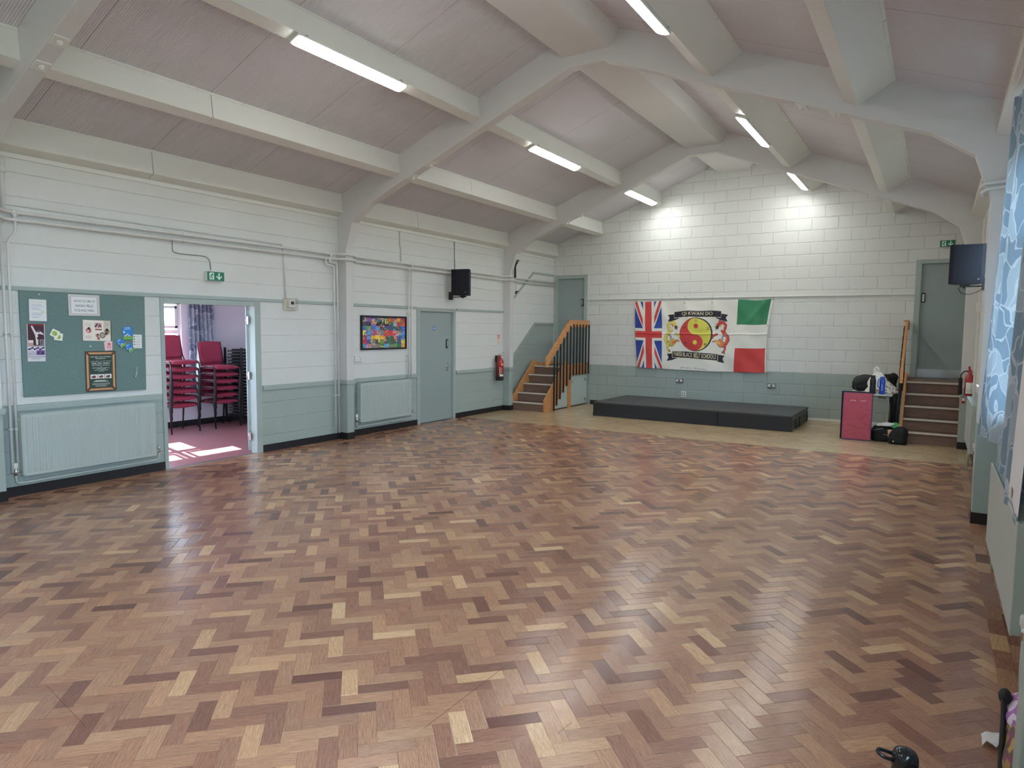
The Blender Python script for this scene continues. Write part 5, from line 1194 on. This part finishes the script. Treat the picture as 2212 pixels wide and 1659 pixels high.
def banner_P(u, v, off=0.0):
    tl, tr, br, bl_ = (-5.445, 2.268), (-2.645, 2.285), (-2.735, .862), (-5.365, .872)
    x = (tl[0]*(1-u)+tr[0]*u)*v + (bl_[0]*(1-u)+br[0]*u)*(1-v); z = (tl[1]*(1-u)+tr[1]*u)*v + (bl_[1]*(1-u)+br[1]*u)*(1-v)
    z = z - .020*np.sin(PI*np.clip(u, 0, 1))*(1-v) - .018*np.sin(PI*np.clip((u-.78)/.22, 0, 1))*np.clip(v-.6, 0, 1)*2.2 - .012*v*np.abs(np.sin(PI*u*5))**2
    x = x - .055*np.sin(PI*np.clip(v, 0, 1))*np.clip((u-.8)/.2, 0, 1)*.9 + .02*np.sin(PI*v)*np.clip(1-u/.2, 0, 1)*-1
    y = -.030 - .014*np.sin(5*PI*u*1.0+1.3*v) - .008*np.sin(13*u-7*v) - .005*np.sin(31*u+17*v) - .060*np.exp(-(((u-.93)-.10*(v-.8))/.035)**2)*np.clip(v-.45, 0, 1)*1.2
    # creases running down from the hanging points, a level fold and loose hems
    for uc in (.205, .385, .585): y = y - .022*np.exp(-((u-uc-(1-v)*.10)/.022)**2)*np.clip(v-.55, 0, 1)*2 - .022*np.exp(-((u-uc+(1-v)*.10)/.022)**2)*np.clip(v-.55, 0, 1)*2
    y = y - .010*np.exp(-((v-.525)/.010)**2) - .030*np.exp(-((u-.97+(1-v)*.42)/.03)**2)*np.clip(u-.76, 0, 1)*4 - .020*np.sin(u*23+v*3)*np.clip(.18-v, 0, 1)*4
    return x, YF - .012 + y + off, z
sheet('banner_sheet', cv, banner_P, 'cloth', parent=bn, smooth=True, back=True)
for u in (.012, .205, .385, .585):
    t = MB(); x, y, z = [float(q) for q in banner_P(np.array(u), np.array(.97))]; t.tube([(x, YF-.022, z), (x+.01, YF-.036, z+.04), (x-.004, YF-.032, 2.36), (x-.012, YF-.012, 2.375)], .0028, 6); obj('hanging_hook', t, 'greysteel', parent=bn)
t = MB()
x, y, z = [float(q) for q in banner_P(np.array(.995), np.array(.985))]; t.tube([(x, y-.002, z), (x+.03, YF-.03, 2.33), (x+.035, YF-.02, 2.35)], .0028, 6)
obj('hanging_hook', t, 'greysteel', parent=bn)

# ================================================================== TABLE, MATS, BAGS by the right stair
tb = thing('folding_table', 'small pale grey folding table between the red mat and the right stair', 'table', (-.80, 12.15, 0))
b = MB(); b.box(-1.10, -.50, 11.62, 12.75, .690, .715); obj('table_top', b, 'tablegrey', parent=tb, bevel=.006)
b = MB(); b.box(-1.06, -.54, 11.70, 12.67, .672, .690); obj('under_frame', b, 'blackmetal', parent=tb)
for ya in (11.82, 12.52):
    for xa, s in ((-1.06, 1), (-.54, -1)):
        b = MB(); b.tube([(xa+s*.16, ya, .65), (xa+s*.03, ya, .64), (xa+s*.005, ya, .55), (xa, ya, .0)], .0095, 10, bend=.06); obj('leg', b, 'steel', parent=tb)

def mat_pad(name, label, c, w_, h_, t_, yawd, tilt, front, edge):
    o = thing(name, label, 'mat', c, math.radians(yawd))
    o.rotation_euler = (math.radians(-tilt), 0, math.radians(yawd))
    b = MB(); n1, n2 = 12, 18; g = {}
    for j in range(n2+1):
        for i in range(n1+1):
            u, v = i/n1, j/n2; pil = .014*math.sin(PI*u)**.6*math.sin(PI*v)**.6
            dim = -.020*math.exp(-(((u-.63)/.10)**2+((v-.41)/.07)**2))
            g[i, j] = b.bm.verts.new(((u-.5)*(w_-.014), -t_-pil-dim, .012+v*(h_-.020)))
    for j in range(n2):
        for i in range(n1): b._f([g[i, j], g[i+1, j], g[i+1, j+1], g[i, j+1]], True)
    obj('front_cover', b, front, parent=o, local=True, fix=False)
    b = MB(); b.box(-w_/2, w_/2, -t_+.022, 0, 0, h_); b.box(-w_/2, -w_/2+.006, -t_-.002, -t_+.022, 0, h_); b.box(w_/2-.006, w_/2, -t_-.002, -t_+.022, 0, h_); b.box(-w_/2, w_/2, -t_-.002, -t_+.022, 0, .012); b.box(-w_/2, w_/2, -t_-.002, -t_+.022, h_-.008, h_); obj('foam_edge', b, edge, parent=o, local=True, bevel=.003)
    return o
mo = mat_pad('crash_mat', 'crimson vinyl mat with navy edges leaning against the grey table', (-.955, 11.545, 0.0), .405, .735, .055, 0.5, 2.0, 'matred', 'matblue')
b = MB(); b.c = A(214, 200, 200)
for k, (dx, n_) in enumerate(((-.095, 3), (-.05, 2), (.045, 2), (.075, 3))):
    for q in range(n_): b.box(dx+.012*q, dx+.012*q+.007, -.0735, -.0715, .60+.004*((q*5+k) % 3), .617-.003*((q+k) % 2))
obj('lettering', b, 'print', parent=mo, local=True)
mat_pad('crash_mat', 'black mat standing behind the crimson one, only its left edge showing', (-.985, 11.60, 0.0), .40, .745, .045, -1.5, 2.0, 'bagblack', 'bagblack')

def lumpy(seed, amp=.12, box=0):
    r_ = random.Random(seed); K = [(Vector((r_.uniform(-1, 1), r_.uniform(-1, 1), r_.uniform(-1, 1))).normalized(), r_.uniform(2, 6), r_.uniform(0, 6)) for _ in range(7)]
    def f(d):
        s_ = 1 + sum(amp/2.2*math.sin(d.dot(k)*m+p) for k, m, p in K) + amp*.35*sum(abs(math.sin(d.dot(k)*m*2.3+p*2))-.6 for k, m, p in K[:4])
        if box: s_ /= (abs(d.x)**box+abs(d.y)**box+abs(d.z)**box)**(1/box)
        return s_
    return f
def flatten(mb, z0):
    for v in mb.bm.verts:
        if v.co.z < z0: v.co.z = z0 + (z0-v.co.z)*.02
    return mb
tt = .715
b = MB(); b.box(-.56, -.47, 12.02, 12.90, 0, .66); fm = obj('folded_mat', b, mat('dark slate vinyl', S(62, 70, 80), .5, var=.1), bevel=.02); tag(fm, 'dark slate folded mat on edge between the grey table and the stair rail', 'mat')
o = thing('sports_bag', 'black kit bag slumped on the back left of the grey table', 'bag', (-.93, 12.45, tt))
b = MB().blob((-.90, 12.40, tt+.09), .24, .20, .145, lumpy(2, .08, 2.8), 44, 30); obj('bag_body', flatten(b, tt), 'bagblack', parent=o)
b = MB(); b.tube([(-1.05, 12.25, tt+.10), (-1.06, 12.18, tt+.03), (-1.02, 12.05, tt+.012), (-.97, 12.02, tt+.012), (-.92, 12.10, tt+.012)], .008, 8, bend=.05); obj('strap', b, 'bagblack', parent=o)
o = thing('jacket', 'black jacket heaped on the table beside the stair rail', 'jacket', (-.62, 12.45, tt))
b = MB().blob((-.62, 12.45, tt+.10), .135, .20, .165, lumpy(9, .14, 2.4), 44, 30); obj('jacket_body', flatten(b, tt), 'bagblack', parent=o)
b = MB().blob((-.515, 12.05, tt-.30), .022, .16, .33, lumpy(4, .12), 18, 16); obj('hanging_sleeve', b, 'bagblack', parent=o)
o = thing('carrier_bag', 'white plastic carrier bag with a cut handle on the grey table', 'bag', (-.72, 12.05, tt))
b = MB(); b.c = A(208, 206, 196); r_ = random.Random(8)
NL, NA = 26, 36; rows = []
for j in range(NL+1):
    t = j/NL; hw = .205*(1-t)**.85+.030; dp = .105*(1-t**1.5)+.012; xc_ = -.665-.085*t; zz = tt+.003+.335*t; row = []
    for i in range(NA):
        a = 2*PI*i/NA; wr_ = 1+.05*math.sin(5*a+7*t)+.045*math.sin(9*a-5*t+1)*(1-t)+.03*math.sin(17*a+11*t)
        row.append(b.bm.verts.new((xc_+hw*math.cos(a)*wr_+.012*math.sin(9*t), 12.0+dp*math.sin(a)*wr_, zz+.012*math.sin(3*a+4*t)*(t > 0))))
    rows.append(row)
for p, q in zip(rows, rows[1:]):
    for i in range(NA): b._f([p[i], p[(i+1) % NA], q[(i+1) % NA], q[i]], True)
b._f(rows[0][::-1]); b._f(rows[-1])
for f in b.bm.faces:
    c = f.calc_center_median(); h_ = math.sin(c.x*71)*math.sin(c.z*63+c.x*20)
    if c.x > -.66 and c.y < 12.0 and c.z < tt+.22 and h_ > .55: f[b.cl] = (*A(120, 122, 124), 1)
    if c.x > -.74 and c.y < 12.0 and c.z < tt+.12 and h_ < -.6: f[b.cl] = (*A(150, 96, 80), 1)
obj('bag_body', flatten(b, tt), 'whitebag', parent=o)
b = MB(); b.tube([(-.785, 12.0, tt+.315), (-.780, 11.995, tt+.375), (-.750, 11.99, tt+.405), (-.725, 11.99, tt+.375), (-.715, 12.0, tt+.315)], [.020, .017, .015, .017, .020], 8); b.c = A(208, 206, 196)
for f in b.bm.faces: f[b.cl] = (*A(212, 210, 200), 1)
obj('bag_handle', b, 'whitebag', parent=o)
def bottle(label, c, r, h, m, cap):
    o = thing('drinks_bottle', label, 'bottle', c, group='bottles on the grey table')
    b = MB().lathe([(r*.92, 0), (r, .008), (r, h*.36), (r*.93, h*.40), (r*.93, h*.5), (r, h*.54), (r, h*.78), (r*.70, h*.86)], c, seg=24); obj('bottle_body', b, m, parent=o)
    b = MB().lathe([(r*.78, h*.845), (r*.80, h*.86), (r*.80, h*.965), (r*.62, h)], c, seg=20); obj('bottle_cap', b, cap, parent=o); return o
bottle('tall matt black bottle on the front edge of the grey table', (-.775, 11.70, tt), .042, .285, 'blackmatt', 'blackmatt')
bo = bottle('translucent blue bottle on the grey table beside the black one', (-.645, 11.70, tt), .041, .27, 'blue', 'blue')
b = MB(); b.tube([(-.675, 11.67, tt+.245), (-.70, 11.66, tt+.22), (-.705, 11.66, tt+.13), (-.685, 11.665, tt+.10)], .007, 8, bend=.03); obj('carry_loop', b, 'blue', parent=bo)
b = MB(); b.c = A(205, 208, 214)
for k in range(5): band(-.645, 11.70, b, .0415, -1.75, -1.45, tt+.06+.022*k, tt+.066+.022*k, 4)
obj('measure_marks', b, 'print', parent=bo)

o = thing('holdall', 'black holdall on the floor, half behind the red mat', 'bag', (-.62, 11.62, 0))
b = MB().blob((-.595, 11.66, .10), .165, .12, .145, lumpy(12, .07, 3.2), 44, 30); obj('bag_body', flatten(b, .002), 'bagblack', parent=o)
b = MB(); b.tube([(-.73, 11.535, .17), (-.66, 11.53, .19), (-.58, 11.535, .215)], .004, 6); b.tube([(-.59, 11.53, .12), (-.53, 11.53, .11), (-.50, 11.525, .07)], .004, 6); obj('zip', b, 'steel', parent=o)
o = thing('rucksack', 'black rucksack on the floor at the foot of the right stair', 'bag', (-.40, 11.48, 0))
b = MB().blob((-.395, 11.46, .10), .125, .10, .150, lumpy(15, .09, 2.5), 44, 30); obj('bag_body', flatten(b, .002), 'bagblack', parent=o)
b = MB(); b.lathe([(.012, 0), (.012, .004)], (-.445, 11.345, .05), (0, -1, 0), 10); obj('buckle', b, 'steel', parent=o)
b = MB().blob((-.575, 11.58, .262), .105, .06, .030, lumpy(17, .30), 40, 20); tag(obj('towel', b, 'lining'), 'crumpled white cloth lying on top of the black holdall', 'towel')
b = MB().lathe([(.045, 0), (.055, .004), (.055, .030), (.048, .036), (.02, .038)], (-.445, 11.60, .245), (0, -.75, .66), 20); tag(obj('frisbee', b, 'green'), 'small green plastic disc resting on the black bags', 'disc')
b = MB(); b.hexa([(-.515, 11.40, .06), (-.475, 11.40, .06), (-.475, 11.44, .05), (-.515, 11.44, .05), (-.53, 11.41, .21), (-.45, 11.41, .215), (-.45, 11.45, .21), (-.53, 11.45, .205)]); tag(obj('paper_parcel', b, mat('tan paper', S(206, 164, 130), .7), bevel=.008), 'tan paper item poking out between the two floor bags', 'parcel')

# ================================================================== SIDE ROOM: stacked chairs, folded chairs, curtain
def make_chair(name='stacking_chair'):
    """red upholstered stacking chair facing +x; origin on the floor below the middle of the seat"""
    o = thing(name, 'red upholstered stacking chair', 'chair')
    W = .235
    s = MB(); pts = [(-.20, .405), (-.20, .440), (-.17, .462), (.14, .462), (.195, .448), (.215, .425), (.20, .405)]
    n = 8; rows = []
    for k in range(n+1):
        t = -1+2*k/n; wx = 1-.03*abs(t)**3; dz = -.010*abs(t)**4
        rows.append([s.bm.verts.new((p*wx, t*.205, q+(dz if q > .41 else 0) + (.012*(1-t*t) if p > .18 and q < .42 else 0)*-1)) for p, q in pts])
    for a, b in zip(rows, rows[1:]):
        for k in range(len(pts)): s._f([a[k], b[k], b[(k+1) % len(pts)], a[(k+1) % len(pts)]], True)
    s._f(rows[0]); s._f(rows[-1][::-1]); obj('seat', s, 'redchair', parent=o, local=True, bevel=.006)
    b = MB(); pb = [(-.235, .50), (-.208, .50), (-.262, .835), (-.272, .85), (-.29, .84), (-.262, .52)]; rows = []
    for k in range(n+1):
        t = -1+2*k/n; ins = .02*abs(t)**6
        rows.append([b.bm.verts.new((p+.012*(t*t)*1.0, t*.205, q-(ins if q > .8 else 0))) for p, q in pb])
    for a, c in zip(rows, rows[1:]):
        for k in range(len(pb)): b._f([a[k], c[k], c[(k+1) % len(pb)], a[(k+1) % len(pb)]], True)
    b._f(rows[0]); b._f(rows[-1][::-1]); obj('backrest', b, 'redchair', parent=o, local=True, bevel=.008)
    for sy in (-1, 1):
        t = MB(); t.tube([(-.235, sy*W, .0), (-.185, sy*W, .36), (-.165, sy*W, .425), (-.11, sy*W, .445), (-.03, sy*W, .445)], .0115, 10, bend=.05); obj('leg', t, 'blackmetal', parent=o, local=True)
        t = MB(); t.tube([(-.03, sy*W, .445), (.10, sy*W, .445), (.175, sy*W, .43), (.195, sy*W, .36), (.225, sy*W, .0)], .0115, 10, bend=.06); obj('leg', t, 'blackmetal', parent=o, local=True)
        t = MB(); t.tube([(-.17, sy*W, .43), (-.215, sy*.222, .50), (-.285, sy*.215, .84)], .0105, 10, bend=.04); obj('back_upright', t, 'steel' if sy < 0 else 'blackmetal', parent=o, local=True)
    for xx in (-.14, .13): t = MB(); t.tube([(xx, -W, .418), (xx, W, .418)], .009, 8); obj('seat_rail', t, 'blackmetal', parent=o, local=True)
    return o
proto = make_chair(); first = True
ORD = ['lowest', 'second', 'third', 'fourth', 'fifth', 'sixth', 'topmost', 'topmost']
for sname, cx, cy, n, lean, rz in (('left stack in front of the window', -10.005, 6.02, 7, .007, .02), ('right stack in front of the curtain', -10.01, 6.76, 6, .006, .03)):
    for k in range(n):
        c = proto if first else copy_tree(proto); first = False
        c.location = (cx+lean*k, cy+.002*k, .112*k); c.rotation_euler = (0, 0, rz)
        pos = 'topmost' if k == n-1 else ('lowest' if k == 0 else '%s from the floor' % ORD[k])
        c['label'] = 'red stacking chair, %s in the %s' % (pos, sname); c['group'] = 'stacked red chairs in the side room'
# trolley of folded chairs against the back wall
tr = thing('chair_trolley', 'black wheeled trolley carrying folded chairs in the side room', 'trolley', (-10.12, 7.42, 0))
b = MB()
b.box(-10.36, -9.88, 7.12, 7.15, .10, .13); b.box(-10.36, -9.88, 7.70, 7.73, .10, .13); b.box(-10.36, -10.33, 7.12, 7.73, .10, .13); b.box(-9.91, -9.88, 7.12, 7.73, .10, .13)
for x in (-10.345, -9.895): b.box(x-.014, x+.014, 7.105, 7.135, .10, 1.30)
obj('trolley_frame', b, 'blackmetal', parent=tr)
for x in (-10.32, -9.92):
    for y in (7.15, 7.70):
        b = MB(); b.lathe([(.042, -.014), (.046, -.010), (.046, .010), (.042, .014)], (x, y, .046), (0, 1, 0), 18); b.box(x-.016, x+.016, y-.02, y+.02, .06, .10); obj('caster', b, 'rubber', parent=tr)
fp = thing('folded_chair', 'black folded metal chair lying flat in the pile on the trolley', 'chair', (-10.12, 7.44, .135), group='folded chairs piled on the trolley')
b = MB(); z = .012; b.tube([(-10.34, 7.17, .135+z), (-9.91, 7.17, .135+z), (-9.91, 7.66, .135+z), (-10.34, 7.66, .135+z), (-10.34, 7.18, .135+z)], .010, 8, bend=.05); obj('frame', b, 'greysteel', parent=fp)
b = MB(); b.box(-10.31, -9.94, 7.22, 7.62, .135+.024, .135+.046); obj('seat_panel', b, 'blackmatt', parent=fp, bevel=.006)
for k in range(1, 21):
    c = copy_tree(fp); c.location = (-10.12+.004*((k*7) % 3-1), 7.44+.006*((k*5) % 3-1), .135+.0545*k)
cu1 = None
def curtain(name, label, pts_fn, nu, nv, m, cat='curtain', uvs=(1.0, 2.4), parent=None):
    bm = bmesh.new(); uvl = bm.loops.layers.uv.new('UVMap'); g = [[bm.verts.new(pts_fn(i/nu, j/nv)) for i in range(nu+1)] for j in range(nv+1)]
    for j in range(nv):
        for i in range(nu):
            f = bm.faces.new([g[j][i], g[j][i+1], g[j+1][i+1], g[j+1][i]]); f.smooth = True
            for l, (a, b) in zip(f.loops, ((i, j), (i+1, j), (i+1, j+1), (i, j+1))): l[uvl].uv = (a/nu*uvs[0], b/nv*uvs[1])
    if parent is not None: bmesh.ops.translate(bm, verts=bm.verts[:], vec=-wloc(parent))
    me = bpy.data.meshes.new(name); bm.to_mesh(me); bm.free(); me.materials.append(M[m]); o = bpy.data.objects.new(name, me); C.objects.link(o); o.parent = parent
    if label: tag(o, label, cat)
    return o
def scur(u, v):
    pin = .55+.45*min(1, (1-v)*1.2)
    return (RX0+.10+.030*math.sin(u*2*PI*6.2+.8*v), 6.46+.50*u*(.86+.14*(1-v)) + .012*math.sin(u*40), .55+1.62*v)
o = thing('curtain', 'grey blue patterned curtain drawn beside the side room window', 'curtain', (RX0+.10, 6.7, .55)); curtain('curtain_cloth', None, scur, 90, 24, 'curtain2', uvs=(1.0, 1.7), parent=o)
b = MB(); b.tube([(RX0+.10, 2.9, 2.19), (RX0+.10, 7.1, 2.19)], .012, 10); b.box(RX0, RX0+.11, 7.02, 7.05, 2.175, 2.205); b.box(RX0, RX0+.11, 2.96, 2.99, 2.175, 2.205); tag(obj('curtain_rail', b, 'plastic'), 'white curtain rail over the side room window', 'rail')

# ================================================================== RIGHT WINDOW CURTAIN
cr_ = thing('curtain', 'long blue grey leaf print curtain hanging by the right wall window', 'curtain', (.37, 5.9, .8))
PLAN = [(.335, 6.56), (.352, 6.53), (.378, 6.47), (.402, 6.43), (.372, 6.38), (.392, 6.30), (.430, 6.20), (.462, 6.08), (.478, 5.95), (.475, 5.80), (.455, 5.66), (.425, 5.52), (.398, 5.38), (.392, 5.30), (.404, 5.22), (.428, 5.13), (.436, 5.04),
        (.414, 4.96), (.392, 4.90), (.388, 4.85), (.404, 4.79), (.424, 4.72), (.420, 4.66), (.392, 4.60), (.374, 4.53), (.362, 4.45), (.372, 4.38)]
def along(pl, t):
    t = max(0.0, min(.99999, t))*(len(pl)-1); i = int(t); f = t-i; p0, p1, p2, p3 = (pl[max(0, min(len(pl)-1, i+k))] for k in (-1, 0, 1, 2))
    return tuple(.5*(2*p1[k]+(p2[k]-p0[k])*f+(2*p0[k]-5*p1[k]+4*p2[k]-p3[k])*f*f+(3*p1[k]-p0[k]-3*p2[k]+p3[k])*f**3) for k in (0, 1))
def rcur(u, v):
    px_, py_ = along(PLAN, u); zb = .83 if u < .44 else .745
    x = px_ + .030*v + .006*math.sin(u*70+2.2*v)*(1-abs(2*v-1)**3); y = py_*(1-.135*v)
    if v > .92: x += .007*math.sin(u*2*PI*30)*(v-.92)/.08
    return (x, y, zb+(3.23-zb)*v)
curtain('curtain_cloth', None, rcur, 216, 40, 'curtain', uvs=(2.6, 2.5), parent=cr_)
def rlin(u, v):
    uu_ = .47+.53*u; x, y, z = rcur(uu_, .02+.94*v); return (x+.030, y+.012, z)
curtain('curtain_lining', None, rlin, 120, 20, 'lining', parent=cr_)
FLAP = [(.372, 4.385), (.377, 4.32), (.380, 4.24), (.376, 4.12), (.372, 4.02), (.375, 3.9)]
def rflap(u, v):                              # front edge folded back, showing the white lining
    px_, py_ = along(FLAP, u); return (px_+.030*v, py_*(1-.135*v), .79+(3.23-.79)*v)
curtain('turned_edge', None, rflap, 30, 20, 'lining', parent=cr_)
def rhem(u, v):
    px_, py_ = along(FLAP, u); return (px_-.002, py_, .745+.05*v)
curtain('hem', None, rhem, 30, 3, 'curtain', uvs=(.5, .05), parent=cr_)
q0 = rflap(.32, .02); b = MB(); b.box(q0[0]-.012, q0[0]-.008, q0[1]-.025, q0[1]+.025, .815, .875); obj('care_label', b, 'plastic', parent=cr_)
b = MB(); b.box(.375, .44, 3.0, 6.0, 3.295, 3.318); tag(obj('curtain_track', b, 'plastic'), 'white curtain track under the right eave', 'rail')

# ================================================================== FOREGROUND
bx, by = -.012, 2.56
o = thing('drinks_flask', 'glossy black flask with a loop lid at the bottom picture edge', 'bottle', (bx, by, 0))
b = MB().lathe([(.036, 0), (.040, .006), (.040, .165), (.036, .185)], (bx, by, 0), seg=32); obj('flask_body', b, 'blackmetal', parent=o)
M['glossblack'] = mat('glossy black lid', S(30, 31, 34), .14, var=.05)
b = MB().lathe([(.037, .18), (.042, .186), (.042, .205), (.040, .222), (.034, .236), (.020, .243), (.004, .244)], (bx, by, 0), seg=32); obj('lid', b, 'glossblack', parent=o)
b = MB(); b.tube([(bx-.030, by-.022, .205), (bx-.062, by-.034, .213), (bx-.082, by-.030, .222), (bx-.080, by-.012, .224), (bx-.058, by+.004, .216), (bx-.030, by+.014, .207)], .0065, 10, bend=.02); obj('carry_loop', b, 'glossblack', parent=o)
o = thing('handbag', 'colourful bag with black strap on the floor by the right wall', 'bag', (.36, 3.02, 0))
def bagcol(mb, f):
    for fc in mb.bm.faces: fc[mb.cl] = (*f(fc.calc_center_median()), 1)
b = MB().blob((.385, 3.00, .10), .095, .16, .115, lumpy(31, .09), 28, 20)
pr = [A(150, 118, 76), A(120, 66, 92), A(96, 74, 66), A(170, 140, 84), A(136, 84, 120)]
bagcol(b, lambda c: pr[int((math.sin(c.x*60)+math.sin(c.y*48+c.z*30)+2)*1.24) % 5]); obj('bag_body', flatten(b, .002), 'print', parent=o)
b = MB().blob((.375, 3.12, .215), .070, .10, .055, lumpy(33, .14), 24, 16); bagcol(b, lambda c: A(150, 96, 160) if math.sin(c.y*90) > -.2 else A(206, 190, 210)); obj('scarf', b, 'print', parent=o)
b = MB(); b.tube([(.30, 3.14, .245), (.300, 3.10, .19), (.292, 3.02, .14), (.288, 2.94, .02), (.290, 2.90, .006)], .010, 8, bend=.05); b.blob((.305, 3.16, .245), .022, .035, .030); obj('strap', b, 'rubber', parent=o)
b = MB(); b.c = (1, 1, 1); g = [[b.bm.verts.new((.245+.075*i/5, 3.19+.09*j/4+.012*math.sin(i*1.7+j), .004+.018*abs(math.sin(i*1.1+j*.9))+.02*(i/5))) for i in range(6)] for j in range(5)]
for j in range(4):
    for i in range(5): b._f([g[j][i], g[j][i+1], g[j+1][i+1], g[j+1][i]], True)
to = obj('tissue', b, 'lining'); tag(to, 'crumpled white tissue on the floor beside the colourful bag', 'tissue'); sm = to.modifiers.new('t', 'SOLIDIFY'); sm.thickness = .001
bpy.context.view_layer.update()
